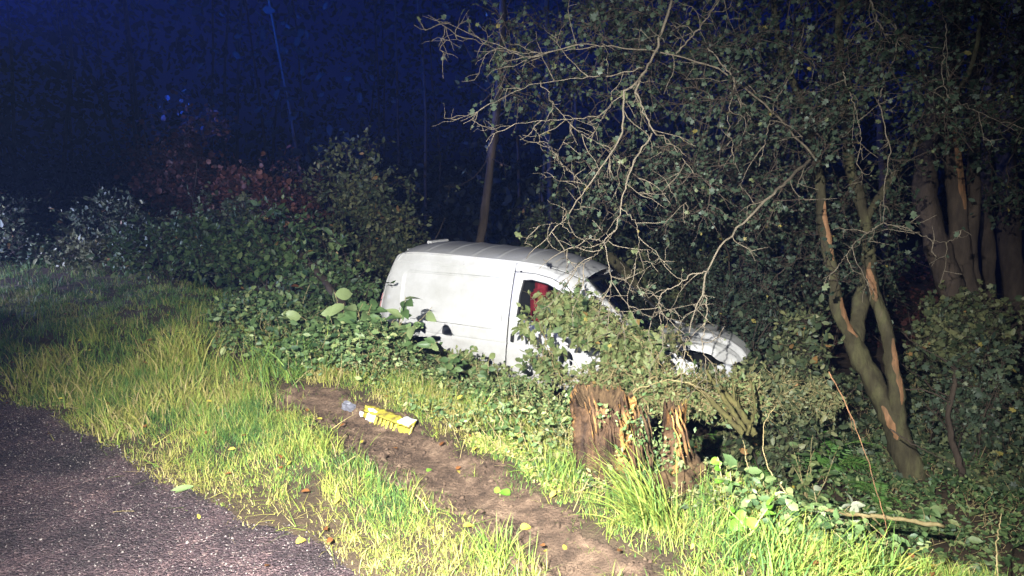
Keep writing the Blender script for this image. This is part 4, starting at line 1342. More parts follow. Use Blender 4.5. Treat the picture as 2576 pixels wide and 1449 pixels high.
# ------------------------------------------------------------------ grass
def blades(soup, p, h, w, lean, bend, az, tint_, segs=3, m=0):
    """p (N,3) feet; each blade curves over in direction az"""
    N = len(p)
    t = np.linspace(0, 1, segs + 1)[None, :, None]
    dirh = np.stack([np.cos(az), np.sin(az), np.zeros(N)], 1)[:, None]
    ang = (lean[:, None, None] + bend[:, None, None] * t)
    step = h[:, None, None] / segs
    dz = np.cos(ang); dh = np.sin(ang)
    cz = np.cumsum(np.concatenate([np.zeros((N, 1, 1)), dz[:, :-1] * step], 1), 1)
    chh = np.cumsum(np.concatenate([np.zeros((N, 1, 1)), dh[:, :-1] * step], 1), 1)
    C = p[:, None] + dirh * chh + np.array([0, 0, 1.0]) * cz
    tw = az + np.pi / 2 + rng.normal(size=N) * 0.7
    sd = np.stack([np.cos(tw), np.sin(tw), 0.15 * rng.normal(size=N)], 1)[:, None]
    wid = w[:, None, None] * (1 - t ** 1.6) * 0.5
    Lp = C[:, :-1] - sd * wid[:, :-1]; Rp = C[:, :-1] + sd * wid[:, :-1]
    V = np.concatenate([Lp, Rp, C[:, -1:]], 1)
    F = []
    for k in range(segs - 1):
        F += [(k, segs + k, segs + k + 1), (k, segs + k + 1, k + 1)]
    F += [(segs - 1, 2 * segs - 1, 2 * segs)]
    F = np.array(F)
    tt = np.repeat(tint_, 2 * segs + 1)
    soup.add(V.reshape(-1, 3), (F[None] + (np.arange(N) * (2 * segs + 1))[:, None, None]).reshape(-1, 3), tt, m)


def scatter(n, x0, x1, y0, y1):
    return rng.uniform(x0, x1, n), rng.uniform(y0, y1, n)


def van_clear(x, y):
    """True where a plant foot is not under the van"""
    dx, dy = x + 1.5, y - 9.6
    c, s_ = math.cos(R_(24)), math.sin(R_(24))
    vx = dx * c - dy * s_; vy = dx * s_ + dy * c
    return ~((vx > -0.1) & (vx < 4.5) & (np.abs(vy) < 0.9))


gs = Soup()
# short verge turf, in tufts
def turf(ntuft, per, box, near):
    x, y = scatter(ntuft, *box)
    r = r_edge(x, y); s_ = s_edge(x, y); tm = track_mask(x, y)
    dens = smooth((r + 0.08 + 0.06 * wav(x, y, 7, 1)) / 0.2) * ((tm < -0.03) | ((tm < 0.13) & (rng.random(ntuft) < 0.2))) * (1 - 0.75 * smooth((s_ - 0.35) / 1.5))
    dens = dens * (0.7 + 0.55 * wav(x, y, 2.1, 3) + 0.25 * wav(x, y, 6.5, 1))
    ok = (rng.random(ntuft) < dens)
    x, y = x[ok], y[ok]
    n = len(x) * per
    X = np.repeat(x, per) + rng.normal(size=n) * 0.022; Y = np.repeat(y, per) + rng.normal(size=n) * 0.022
    az = np.repeat(rng.uniform(0, 6.28, len(x)), per) + rng.normal(size=n) * 1.0
    patch = wav(X, Y, 1.4, 2); fine = np.repeat(rng.normal(size=len(x)), per)
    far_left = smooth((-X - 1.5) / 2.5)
    h = (0.048 + 0.024 * patch + 0.014 * fine) * (1 + 0.15 * far_left) * np.repeat(rng.uniform(0.5, 1.9, len(x)), per) * rng.uniform(0.5, 1.3, n)
    edge = 1 - smooth((r_edge(X, Y)) / 0.3)
    h = np.clip(h * (1 - 0.35 * edge), 0.02, 0.16)
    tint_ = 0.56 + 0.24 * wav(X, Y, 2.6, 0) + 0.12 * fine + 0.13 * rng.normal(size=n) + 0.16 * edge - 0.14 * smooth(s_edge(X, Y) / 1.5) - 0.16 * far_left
    straw = rng.random(n) < 0.12 + 0.12 * edge
    tint_ = np.where(straw, rng.uniform(0.75, 1.0, n), np.clip(tint_, 0, 0.9))
    z = G(X, Y) - 0.005
    w = rng.uniform(0.0022, 0.005, n) * (1.0 if near else 1.4)
    blades(gs, np.stack([X, Y, z], 1), h, w, np.abs(rng.normal(size=n)) * 0.55, rng.uniform(0.3, 2.1, n), az, tint_, 3 if near else 2)


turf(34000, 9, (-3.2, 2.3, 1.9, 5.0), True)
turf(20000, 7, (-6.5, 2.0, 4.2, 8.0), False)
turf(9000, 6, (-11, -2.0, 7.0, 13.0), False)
# blades fallen across the asphalt edge and the track edge
n = 2600
x, y = scatter(n, -4.0, 0.8, 1.8, 5.0)
r = r_edge(x, y)
ok = (np.abs(r) < 0.16) | (np.abs(track_mask(x, y)) < 0.05)
x, y = x[ok], y[ok]; n = len(x)
blades(gs, np.stack([x, y, G(x, y) + 0.012], 1), rng.uniform(0.05, 0.2, n), rng.uniform(0.003, 0.006, n), rng.uniform(1.0, 1.5, n), rng.uniform(0, 0.5, n), rng.uniform(0, 6.28, n), rng.uniform(0.5, 1, n), 3)
g1 = gs.build('grass', [M['grass']])
tag(g1, 'bright torch lit verge grass with yellow and dry blades', None, None, 'stuff')

# long rank grass on the bank and the left verge
gs = Soup()
def rank(ntuft, per, box, h0, cond, w0=0.006, tmu=0.45):
    x, y = scatter(ntuft, *box)
    ok = cond(x, y) & (track_mask(x, y) < -0.03) & van_clear(x, y) & (r_edge(x, y) > 0.15)
    x, y = x[ok], y[ok]; n = len(x) * per
    X = np.repeat(x, per) + rng.normal(size=n) * 0.03; Y = np.repeat(y, per) + rng.normal(size=n) * 0.03
    az = np.repeat(rng.uniform(0, 6.28, len(x)), per) + rng.normal(size=n) * 1.2
    h = h0 * np.repeat(rng.uniform(0.5, 1.4, len(x)), per) * rng.uniform(0.5, 1.3, n)
    t_ = np.clip(tmu + 0.18 * wav(X, Y, 1.7, 1) + rng.normal(size=n) * 0.16, 0, 0.85)
    t_ = np.where(rng.random(n) < 0.10, rng.uniform(0.8, 1, n), t_)
    blades(gs, np.stack([X, Y, G(X, Y) - 0.01], 1), h, rng.uniform(0.6, 1.3, n) * w0, np.abs(rng.normal(size=n)) * 0.4, rng.uniform(0.4, 2.0, n), az, t_, 4)


rank(1900, 10, (-5.5, 3.0, 3.0, 7.5), 0.15, lambda x, y: (s_edge(x, y) > 0.1) & ((x < 0.3) | (rng.random(x.shape) < 0.3)) & (s_edge(x, y) < 2.3) & (wav(x, y, 2.2, 2) > -0.35), 0.006, 0.36)
rank(1500, 10, (-11, -2.6, 5.2, 13), 0.15, lambda x, y: (s_edge(x, y) < 0.6) & (wav(x, y, 1.3, 0) > -0.3), 0.006, 0.36)
g2 = gs.build('rank_grass', [M['grass']])
tag(g2, 'long rank grass on the bank and the far left verge', None, None, 'stuff')


# --- tussocks one can tell apart
def tussock(name, label, c, n, h, w, tmu, spread=0.08, lean0=0.25, bend=(0.5, 1.6), az=None, azs=0.8, group='grass tussocks on the verge'):
    base = np.array([c[0], c[1], float(G(c[0], c[1]))])
    root = empty(name, base, label, 'grass tussock', group)
    s = Soup()
    p = np.stack([c[0] + rng.normal(size=n) * spread, c[1] + rng.normal(size=n) * spread, np.zeros(n)], 1)
    p[:, 2] = G(p[:, 0], p[:, 1]) - 0.01
    a = rng.uniform(0, 6.28, n) if az is None else az + rng.normal(size=n) * azs
    blades(s, p, h * rng.uniform(0.45, 1.15, n), w * rng.uniform(0.6, 1.3, n), np.abs(rng.normal(size=n)) * lean0, rng.uniform(*bend, n), a,
           np.clip(rng.normal(tmu + 0.08, 0.12, n), 0, 1), 6)
    o = s.build('blades', [M['grass']], root, base); tag(o, kind='stuff')
    return root


for u, v, n, h, w, tm_, sp, lab in (
        (450, 925, 520, 0.36, 0.008, 0.66, 0.09, 'tall pale tussock standing alone on the left verge before the bushes'),
        (130, 940, 320, 0.24, 0.008, 0.7, 0.13, 'yellow tussock at the road edge on the far left'),
        (200, 985, 320, 0.2, 0.008, 0.72, 0.1, 'yellow green tussock just right of the leftmost one'),
        (320, 1075, 320, 0.18, 0.008, 0.72, 0.09, 'spiky yellow tussock jutting onto the asphalt'),
        (450, 1010, 380, 0.19, 0.008, 0.74, 0.12, 'bright yellow tussock in front of the tall pale one'),
        (790, 1130, 300, 0.15, 0.005, 0.6, 0.08, 'bright green tussock at the near lip of the bare track'),
        (245, 860, 120, 0.24, 0.007, 0.6, 0.08, 'small tussock below the yellowing bush'),
        (1420, 1205, 320, 0.17, 0.005, 0.45, 0.07, 'fresh green tussock at the left foot of the long arching one'),
        (1235, 1405, 200, 0.14, 0.005, 0.55, 0.07, 'green tussock where the bare track leaves the picture')):
    p_ = at(u, v)
    tussock('grass_tussock', lab, p_, n, h, w, tm_, sp)
p_ = at(1635, 1315)
tussock('grass_tussock', 'long arching tussock sweeping left below the rotten stump', p_, 260, 0.4, 0.007, 0.5, 0.05, 0.5, (0.7, 1.5), math.pi, 0.7)
p_ = at(1960, 1420)
tussock('grass_tussock', 'long flattened blue green tussock at the lower right', p_, 300, 0.24, 0.006, 0.42, 0.16, 0.5, (0.9, 1.9), 0.3, 1.6)
p_ = at(2130, 1440)
tussock('grass_tussock', 'arching tussock with dry tips at the lower right edge of the grass', p_, 160, 0.22, 0.006, 0.55, 0.1, 0.4, (0.9, 1.9), -0.2, 1.2)
p_ = at(700, 940)
tussock('grass_tussock', 'loose dull tussock on the bank left of the broad leaves', p_, 300, 0.34, 0.007, 0.4, 0.2, 0.4, (0.6, 1.8))

# ------------------------------------------------------------------ low growth on the bank
def patch(name, label, polys_uv, n, hgt, lm, leaf, shape, tmu, stems=True, tsd=0.22, wm='cane', size_sd=0.35, up=0.8, cat='undergrowth', kind='stuff', along=0.0):
    s, wd = Soup(), Soup()
    pts = []
    for poly in polys_uv:
        w = np.array([at(u, v)[:2] for u, v in poly])
        lo, hi = w.min(0), w.max(0)
        area = 0.5 * abs(np.dot(w[:, 0], np.roll(w[:, 1], 1)) - np.dot(w[:, 1], np.roll(w[:, 0], 1)))
        m_ = int(n * ((hi - lo).prod() / max(area, 1e-3)))
        x, y = scatter(min(m_, n * 4), lo[0], hi[0], lo[1], hi[1])
        ok = poly_sd(x, y, w) + 0.06 * wav(x, y, 6, 2) > 0
        pts.append(np.stack([x[ok], y[ok]], 1)[:n])
    xy = np.concatenate(pts)
    ok = van_clear(xy[:, 0], xy[:, 1]) & (track_mask(xy[:, 0], xy[:, 1]) < -0.05)
    xy = xy[ok]
    N = len(xy)
    clump = np.clip(0.55 + 0.5 * wav(xy[:, 0], xy[:, 1], 3.4, 1) + 0.25 * wav(xy[:, 0], xy[:, 1], 9, 2), 0.08, 1.2)
    zz = G(xy[:, 0], xy[:, 1]) + hgt * clump * rng.uniform(0.15, 1.0, N) ** 0.6
    pos = np.stack([xy[:, 0], xy[:, 1], zz], 1)
    d = rdir(N) * np.array([1, 1, 0.5])
    nr = norm(rdir(N) * 0.8 + np.array([0, -0.35, up]))
    sz = 0.85 * leaf * np.exp(rng.normal(size=N) * size_sd)
    leaves(s, pos, d, nr, sz, shape, np.clip(rng.normal(tmu, tsd, N) + 0.14 * wav(xy[:, 0], xy[:, 1], 4, 3), 0, 0.965))
    if stems:
        k = N // 9
        i = rng.choice(N, k, replace=False)
        foot = pos[i].copy(); foot[:, :2] += rng.normal(size=(k, 2)) * 0.07; foot[:, 2] = G(foot[:, 0], foot[:, 1])
        mid = (foot + pos[i]) / 2 + rng.normal(size=(k, 3)) * 0.03
        tubes(wd, np.stack([foot, mid, pos[i]], 1), np.broadcast_to([0.003, 0.0022, 0.0015], (k, 3)), 3)
    # join leaves and stems as one mass
    o = empty(name, (float(xy[:, 0].mean()), float(xy[:, 1].mean()), float(G(xy[:, 0].mean(), xy[:, 1].mean()))), label)
    o['kind'] = 'stuff'
    a = s.build('leaves', [M[lm]], o, rel(o)); a['kind'] = 'stuff'
    if wd.V:
        b_ = wd.build('stems', [M[wm]], o, rel(o)); b_['kind'] = 'stuff'
    return o


patch('undergrowth', 'mixed low leaves and nettles covering the bank before the van', [[(820, 930), (1080, 900), (1500, 930), (1500, 1130), (1350, 1190), (1150, 1130), (1000, 1060), (860, 1000)]], 15000, 0.26, 'bramble', 0.034, 'simple', 0.55)
patch('undergrowth', 'small leaved growth on the bank left of the van', [[(520, 800), (960, 790), (1000, 960), (760, 980), (540, 900)]], 8000, 0.3, 'bramble', 0.05, 'ovate', 0.4)
patch('undergrowth', 'ivy and moss around the foot of the rotten stump', [[(1330, 1080), (1720, 1050), (1900, 1200), (1850, 1330), (1500, 1240), (1340, 1190)]], 9000, 0.13, 'shrub', 0.026, 'simple', 0.65)
patch('undergrowth', 'dark ivy and brambles over the shaded bank at the right', [[(1700, 1130), (2250, 1100), (2600, 1250), (2600, 1470), (2150, 1440), (1850, 1340)]], 13000, 0.2, 'bramble', 0.045, 'ovate', 0.4)
patch('undergrowth', 'shaded ivy floor behind the forked hawthorn', [[(1900, 980), (2640, 980), (2640, 1280), (2200, 1200), (1950, 1120)]], 9000, 0.35, 'shrub', 0.06, 'lobed', 0.5)
patch('undergrowth', 'yellowish moss and clover along the far lip of the bare track', [[(1010, 1080), (1320, 1110), (1420, 1250), (1560, 1380), (1450, 1330), (1300, 1250), (1220, 1180), (1120, 1120)]], 6000, 0.05, 'grass', 0.016, 'simple', 0.72, stems=False)
patch('undergrowth', 'dead leaves and litter on the ditch floor behind the van', [[(560, 720), (2400, 640), (2500, 900), (1900, 900), (900, 760)]], 7000, 0.15, 'copper', 0.07, 'round', 0.5, stems=False)

# dead leaves blown into the verge
x, y = scatter(700, -5, 2.6, 2.0, 7.5)
ok = (r_edge(x, y) > -0.25)
x, y = x[ok], y[ok]
s = Soup()
leaves(s, np.stack([x, y, G(x, y) + rng.uniform(0.01, 0.06, len(x))], 1), rdir(len(x)) * np.array([1, 1, .25]), norm(rdir(len(x)) * 0.5 + np.array([0, 0, 1])), rng.uniform(0.02, 0.05, len(x)), 'ovate', rng.uniform(0.3, 1, len(x)), (rng.random((len(x), 1)) < 0.4).repeat(6, 1).ravel().astype(np.int32))
tag(s.build('leaf_litter', [M['brown_leaf'], M['yellow_leaf']]), 'brown and yellow dead leaves strewn through the verge grass', kind='stuff')
# ------------------------------------------------------------------ brambles thrown over the van
def clump_pts(blobs, n):
    """points in real ellipsoids (u, v, half width px, half height px, distance, half depth m)"""
    w = np.array([b[2] * b[3] for b in blobs], float); w /= w.sum()
    out = []
    for b, k in zip(blobs, w):
        c = P(b[0], b[1], b[4]); m = int(n * k) + 1
        out.append(ellipsoid_pts(c, (b[2] / FPX * b[4], b[5], b[3] / FPX * b[4]), m, 0.2))
    return np.concatenate(out)


def thicket(name, label, cat, base_uv, canes, blobs, K, lm, leaf, shape, per=6, lv=4, tl=0.16, tmu=0.55, wm='cane', keep=1.0, cane_r=0.006, tsd=0.2, droop=-0.05):
    b0 = at(*base_uv)
    root = empty(name, b0, label, cat)
    rt = []
    for pts in canes:
        q = crooked(np.array([P(*p) for p in pts]), 26, 0.012)
        s = Soup(); tubes(s, q, np.linspace(cane_r, cane_r * 0.4, 26), 5, cap=True)
        s.build('cane', [M[wm]], root, rel(root), smooth_=True)
        rt.append(q)
    tg = clump_pts(blobs, K)
    bs = colonize(np.concatenate(rt), tg, 0.0015, 0.004, 6, 0.25, 0.04)
    wood, lf = Soup(), Soup()
    foliage(wood, lf, bs, per, tl, lv, leaf, shape, tint_mu=tmu, keep=keep, tint_sd=tsd, droop=droop)
    finish_plant(root, wood, lf, [M[wm]], [M[lm]])
    return root


thicket('bramble_thicket', 'bramble thicket thrown over the cab door and window of the white van', 'bramble', (1420, 985),
        [[(1420, 985, 6.6), (1380, 880, 6.9), (1350, 790, 7.1), (1340, 735, 7.25)], [(1560, 960, 6.3), (1530, 860, 6.7), (1450, 780, 6.95), (1380, 735, 7.15)],
         [(1700, 985, 6.0), (1640, 880, 6.3), (1540, 800, 6.6), (1430, 740, 6.9)], [(1640, 960, 6.2), (1580, 900, 6.4), (1560, 840, 6.6), (1590, 800, 6.7)],
         [(1390, 960, 6.8), (1350, 880, 7.0), (1330, 820, 7.15)]],
        [(1402, 775, 50, 38, 7.1, 0.14), (1352, 808, 40, 16, 7.2, 0.1), (1440, 775, 60, 45, 7.0, 0.14), (1500, 815, 62, 48, 6.8, 0.18), (1560, 850, 60, 42, 6.6, 0.2), (1440, 830, 45, 22, 7.0, 0.12),
         (1360, 895, 38, 28, 6.95, 0.12), (1395, 935, 40, 20, 6.8, 0.14), (1545, 905, 45, 40, 6.5, 0.18), (1620, 890, 55, 42, 6.4, 0.2), (1590, 950, 80, 34, 6.3, 0.2), (1480, 965, 55, 16, 6.6, 0.16)],
        230, 'bramble', 0.08, 'ovate', 5, 4, 0.2, 0.78, droop=-0.2)
thicket('goosegrass_tangle', 'tangle of fine dry stems and small leaves above and right of the stump', 'climbing plant', (1640, 1040),
        [[(1640, 1040, 5.2), (1600, 960, 5.5), (1540, 900, 5.9)], [(1700, 1060, 5.2), (1690, 960, 5.5), (1630, 880, 6.0), (1560, 830, 6.3)], [(1780, 1060, 5.3), (1770, 960, 5.6), (1700, 890, 6.0)],
         [(1560, 1010, 5.3), (1640, 950, 5.4), (1720, 945, 5.5), (1800, 990, 5.5)], [(1850, 1060, 5.6), (1830, 960, 5.8), (1780, 900, 6.0)]],
        [(1670, 960, 70, 32, 5.7, 0.25), (1760, 985, 75, 26, 5.8, 0.25), (1650, 1000, 90, 40, 5.4, 0.2), (1760, 1010, 90, 35, 5.4, 0.2), (1850, 1000, 70, 50, 5.8, 0.25), (1500, 960, 90, 22, 5.9, 0.2)],
        280, 'bramble', 0.042, 'simple', 8, 3, 0.16, 0.75)
thicket('ivy_curtain', 'leafy ivy spilling over the wing and bonnet edge of the van', 'ivy', (1850, 1040),
        [[(1850, 1040, 5.9), (1880, 960, 6.1), (1900, 900, 6.3)], [(1930, 1060, 5.9), (1950, 980, 6.1), (1980, 920, 6.3)], [(1760, 940, 6.2), (1720, 870, 6.3), (1700, 820, 6.4)]],
        [(1890, 985, 60, 35, 6.1, 0.2), (1975, 990, 50, 60, 6.1, 0.2), (1870, 1010, 70, 30, 5.9, 0.2), (1690, 850, 30, 22, 6.35, 0.08), (1795, 945, 45, 14, 6.1, 0.1), (1855, 955, 40, 12, 6.05, 0.1), (2060, 1000, 60, 50, 6.2, 0.2)],
        170, 'shrub', 0.05, 'ovate', 6, 4, 0.14, 0.7)
thicket('hedge_bramble', 'low bramble along the sill of the van between its wheels', 'bramble', (1170, 985),
        [[(1060, 985, 6.9), (1090, 930, 7.1), (1130, 900, 7.2)], [(1180, 990, 6.8), (1200, 940, 7.0), (1240, 915, 7.1)], [(1100, 960, 6.9), (1180, 920, 7.0), (1290, 970, 6.9)]],
        [(1085, 905, 45, 26, 7.2, 0.14), (1150, 905, 45, 22, 7.2, 0.14), (1215, 935, 45, 26, 7.0, 0.16), (1110, 950, 90, 25, 6.9, 0.2), (1260, 965, 80, 22, 6.8, 0.2), (1340, 985, 80, 20, 6.6, 0.2)],
        190, 'bramble', 0.05, 'ovate', 6, 3, 0.12, 0.75)
thicket('nettle_bank', 'pale leaved scrub hiding the rear wheel of the van', 'bush', (930, 960),
        [[(930, 960, 6.4), (950, 880, 6.7), (985, 810, 7.0), (1010, 775, 7.15)], [(880, 950, 6.4), (880, 870, 6.7), (900, 810, 7.0)], [(1000, 960, 6.5), (1010, 880, 6.8), (1030, 820, 7.0)]],
        [(985, 845, 40, 38, 7.0, 0.14), (1000, 880, 55, 45, 6.9, 0.2), (900, 860, 70, 45, 6.9, 0.25), (930, 920, 90, 35, 6.6, 0.25), (860, 830, 60, 30, 7.4, 0.25), (1035, 920, 45, 30, 6.8, 0.15)],
        210, 'broad', 0.065, 'ovate', 5, 3, 0.14, 0.45)

# ------------------------------------------------------------------ plants with leaves one can pick apart
def leaf_object_mesh(shape, size, m, tnt, name):
    """a single curled leaf, finer than the ones in the mass"""
    s = Soup()
    nx, ny = 7, 5
    V = []
    for i in range(nx + 1):
        t = i / nx
        wd = {'ovate': 0.30 * math.sin(math.pi * min(1, t * 1.02 + 0.02)) ** 0.75 * (1.15 - 0.4 * t), 'long': 0.16 * math.sin(math.pi * min(1, t + 0.01)) ** 0.6, 'round': 0.42 * math.sin(math.pi * min(1, t + 0.02)) ** 0.6}[shape]
        for j in range(ny):
            q = (j / (ny - 1) * 2 - 1)
            V.append((t, q * wd, 0.14 * abs(q) * wd * 2 - 0.25 * t * t + 0.012 * math.sin(9 * t + q * 3)))
    F = []
    for i in range(nx):
        for j in range(ny - 1):
            a = i * ny + j
            F += [(a, a + 1, a + ny + 1), (a, a + ny + 1, a + ny)]
    s.add(np.array(V) * size, F, tnt)
    return s.mesh(name, [m], smooth_=True)


LM = {}
for key, shape, m in (('broad', 'ovate', 'broad'), ('dock', 'long', 'broad'), ('fresh', 'round', 'fresh'), ('pale', 'ovate', 'pale'), ('bramble', 'ovate', 'bramble')):
    LM[key] = [leaf_object_mesh(shape, 1.0, M[m], t_, 'leaf') for t_ in (0.3, 0.55, 0.85)]


def leafy_plant(name, label, cat, base, nstem, nleaf, size, key, height, spread, lean_=(0, 0), wm='cane', group=None, up=0.7):
    root = empty(name, base, label, cat, group)
    b0 = np.array(root.location)
    k = 0
    for i in range(nstem):
        w_, _ = walk(b0[None] + rng.normal(size=(1, 3)) * np.array([0.3, 0.3, 0]) * spread * 0.4, np.array([[rng.normal() * spread / height * 0.8 + lean_[0], rng.normal() * spread / height * 0.6 + lean_[1], 1.0]]), height * rng.uniform(0.6, 1.1), 8, 0.3, (0, 0, -0.04))
        s = Soup(); tubes(s, w_, np.linspace(0.0045, 0.0018, 8)[None], 5, cap=True)
        s.build('stem', [M[wm]], root, rel(root), smooth_=True)
        for j in range(nleaf):
            f = rng.uniform(0.2, 1.0) * 7; a = min(int(f), 6)
            p = w_[0, a] + (w_[0, a + 1] - w_[0, a]) * (f - a)
            o = bpy.data.objects.new('leaf', LM[key][rng.integers(3)])
            COL.objects.link(o); o.parent = root
            o.location = Vector(p - b0)
            d = Vector(norm(rdir(1)[0] * np.array([1, 1, 0.35]) + np.array([0, -0.25, 0.1])))
            n_ = Vector(norm(rdir(1)[0] * 0.6 + np.array([0, -0.4, up])))
            y_ = n_.cross(d).normalized(); z_ = d.cross(y_)
            o.rotation_euler = Matrix((d, y_, z_)).transposed().to_euler()
            sc = size * rng.uniform(0.55, 1.25)
            o.scale = (sc, sc * rng.uniform(0.8, 1.15), sc)
            k += 1
    return root


def pl(u, v, *a, **k):
    return leafy_plant(*a[:3], at(u, v), *a[3:], **k)


def plv(u, v, d, *a, **k):
    p = P(u, v, d); p[2] = G(p[0], p[1])
    return leafy_plant(*a[:3], p, *a[3:], **k)


plv(985, 960, 6.3, 'broad_leaved_plant', 'tall plant with big pale leaves in front of the van rear wheel', 'plant', 7, 9, 0.14, 'broad', 0.6, 0.2)
plv(925, 970, 6.2, 'broad_leaved_plant', 'bushy broad leaved plant left of the tallest one by the van tail', 'plant', 6, 9, 0.13, 'broad', 0.55, 0.25)
plv(860, 975, 6.1, 'broad_leaved_plant', 'dark broad leaved plant at the left end of the leafy bank', 'plant', 5, 8, 0.15, 'broad', 0.45, 0.25)
plv(1030, 985, 6.2, 'broad_leaved_plant', 'low broad leaved plant under the load panel of the van', 'plant', 5, 8, 0.11, 'broad', 0.4, 0.25)
plv(1120, 1000, 6.2, 'bramble_plant', 'bramble spray with rounded leaves below the van sill', 'plant', 5, 8, 0.085, 'bramble', 0.5, 0.25)
plv(1230, 1010, 6.1, 'bramble_plant', 'bramble spray reaching up at the van door seam', 'plant', 5, 8, 0.085, 'bramble', 0.5, 0.22)
plv(1350, 985, 6.2, 'bramble_plant', 'bramble spray lying against the lower cab door', 'plant', 4, 7, 0.08, 'bramble', 0.4, 0.2)
plv(900, 915, 7.0, 'broad_leaved_plant', 'long leaved plant touching the van tail corner', 'plant', 4, 6, 0.14, 'dock', 0.4, 0.15)
plv(760, 900, 7.0, 'broad_leaved_plant', 'dull broad leaved plant below the leaning log', 'plant', 5, 8, 0.12, 'broad', 0.45, 0.3)
pl(1325, 1110, 'dock_plant', 'small dock with two curled leaves left of the stump', 'plant', 2, 5, 0.13, 'dock', 0.12, 0.1)
pl(1560, 960 + 45, 'ivy_plant', 'dark ivy sprig growing over the top of the stump', 'plant', 4, 8, 0.045, 'bramble', 0.25, 0.15)
pl(1880, 1350, 'fresh_green_plant', 'fresh bright green plant with rounded leaves in the lower right grass', 'plant', 3, 4, 0.06, 'fresh', 0.16, 0.09)
pl(1830, 1255, 'fresh_green_plant', 'yellow green nettle top standing above the bright plant', 'plant', 3, 7, 0.038, 'fresh', 0.22, 0.05)
pl(1255, 1250, 'pale_leaved_plant', 'small torn leaf sprig on the bare track', 'plant', 1, 3, 0.05, 'fresh', 0.04, 0.03)
plv(2085, 1280, 4.3, 'pale_leaved_plant', 'plant with pale whitish upturned leaves beneath the ferns', 'plant', 5, 8, 0.085, 'pale', 0.35, 0.12)
plv(1960, 1300, 4.3, 'broad_leaved_plant', 'dark leaved plant between the bright plant and the ferns', 'plant', 4, 8, 0.06, 'broad', 0.3, 0.14)
plv(2350, 1180, 5.6, 'broad_leaved_plant', 'rosette of dim grey leaves right of the hawthorn foot', 'plant', 4, 9, 0.10, 'broad', 0.3, 0.12)
plv(1400, 1150, 4.6, 'bramble_plant', 'low bramble leaves at the left foot of the stump', 'plant', 4, 8, 0.05, 'bramble', 0.25, 0.2)
plv(1700, 1250, 4.2, 'bramble_plant', 'thin bramble at the right foot of the stump', 'plant', 3, 8, 0.05, 'bramble', 0.35, 0.15)
plv(2300, 1380, 4.3, 'bramble_plant', 'bramble leaves at the lower right edge', 'plant', 5, 9, 0.07, 'bramble', 0.3, 0.3)
plv(2050, 1010, 6.0, 'bramble_plant', 'bramble sprays between the bonnet and the forked trunk', 'plant', 6, 9, 0.085, 'bramble', 0.6, 0.25)


# --- ferns: frond > (rib and leaflets as one curved frond mesh)
def frond_mesh(n=15, length=1.0):
    s = Soup()
    t = np.linspace(0, 1, 14)
    cz = 0.42 * np.sin(t * 2.2) - 0.25 * t ** 2; cx = t * 0.92
    c = np.stack([cx, 0 * t, cz], 1) * length
    tubes(s, c, np.linspace(0.009, 0.002, 14), 4, tint=0.75)
    for i in range(n):
        f = 0.12 + 0.87 * i / (n - 1)
        p = np.array([np.interp(f, t, c[:, k]) for k in range(3)])
        p2 = np.array([np.interp(min(1, f + 0.04), t, c[:, k]) for k in range(3)])
        T = norm(p2 - p if f < 0.96 else p2 - p + np.array([1e-3, 0, -1e-3]))
        ln = 0.27 * math.sin(math.pi * (0.12 + 0.86 * f)) ** 0.8 * length
        for sd in (-1, 1):
            d = norm(np.array([0, sd, 0]) + T * 0.35 + np.array([0, 0, -0.12]))
            leaves(s, p[None], d[None], norm(np.cross(T, d) * sd * -1 + np.array([0, 0, 0.8]))[None], ln, 'pinna', rng.uniform(0.3, 0.7))
    v = s.V
    return s.mesh('frond', [M['fern']])


FR = [frond_mesh(), frond_mesh(17), frond_mesh(14)]


def fern(label, base, n, length, az0=None, azs=3.14):
    root = empty('fern', base, label, 'fern', 'ferns on the right hand bank')
    for i in range(n):
        o = bpy.data.objects.new('frond', FR[i % 3]); COL.objects.link(o); o.parent = root
        a = (az0 if az0 is not None else 0) + (rng.uniform(-azs, azs))
        L_ = length * rng.uniform(0.75, 1.15)
        o.scale = (L_, L_ * 0.85, L_)
        o.rotation_euler = Euler((rng.normal() * 0.15, -0.15 + rng.normal() * 0.2, a))
    return root


def gp(u, v, d):
    p = P(u, v, d); p[2] = G(p[0], p[1]) + 0.06; return p


fern('green fern drooping below the dead poles', at(1845, 1190), 14, 0.55)
fern('large fern with arching fronds left of the hawthorn foot', at(2070, 1200), 16, 0.62)
fern('fern behind the poles with narrow fronds', at(1960, 1150), 11, 0.5)
fern('small fern at the very foot of the hawthorn', at(2210, 1270), 8, 0.34)
fern('fern low in front of the pale leaved plant', at(2190, 1330), 8, 0.32)

# ------------------------------------------------------------------ rotten stump
wood_m = mat('rotten_orange_wood', (0.3, 0.15, 0.05), 0.8, 0.25)
N, L, b = nodes(wood_m)
na = noise(wood_m.node_tree, 9, 10, 0.7, (1, 1, 0.16)); nb = noise(wood_m.node_tree, 6, 6, 0.65)
ra = ramp(wood_m.node_tree, [(0.36, (0.03, 0.018, 0.012)), (0.5, (0.095, 0.056, 0.03)), (0.57, (0.3, 0.17, 0.055)), (0.67, (0.6, 0.38, 0.12))])
rb = ramp(wood_m.node_tree, [(0.4, (0.28, 0.22, 0.16)), (0.58, (1.05, 1.0, 0.95))])
L.new(na.outputs[0], ra.inputs[0]); L.new(nb.outputs[0], rb.inputs[0])
mx = N.new('ShaderNodeMix'); mx.data_type = 'RGBA'; mx.blend_type = 'MULTIPLY'; mx.inputs[0].default_value = 1
L.new(ra.outputs[0], mx.inputs[6]); L.new(rb.outputs[0], mx.inputs[7]); L.new(mx.outputs[2], b.inputs['Base Color'])
bp_ = N.new('ShaderNodeBump'); bp_.inputs['Strength'].default_value = 1; bp_.inputs['Distance'].default_value = 0.02
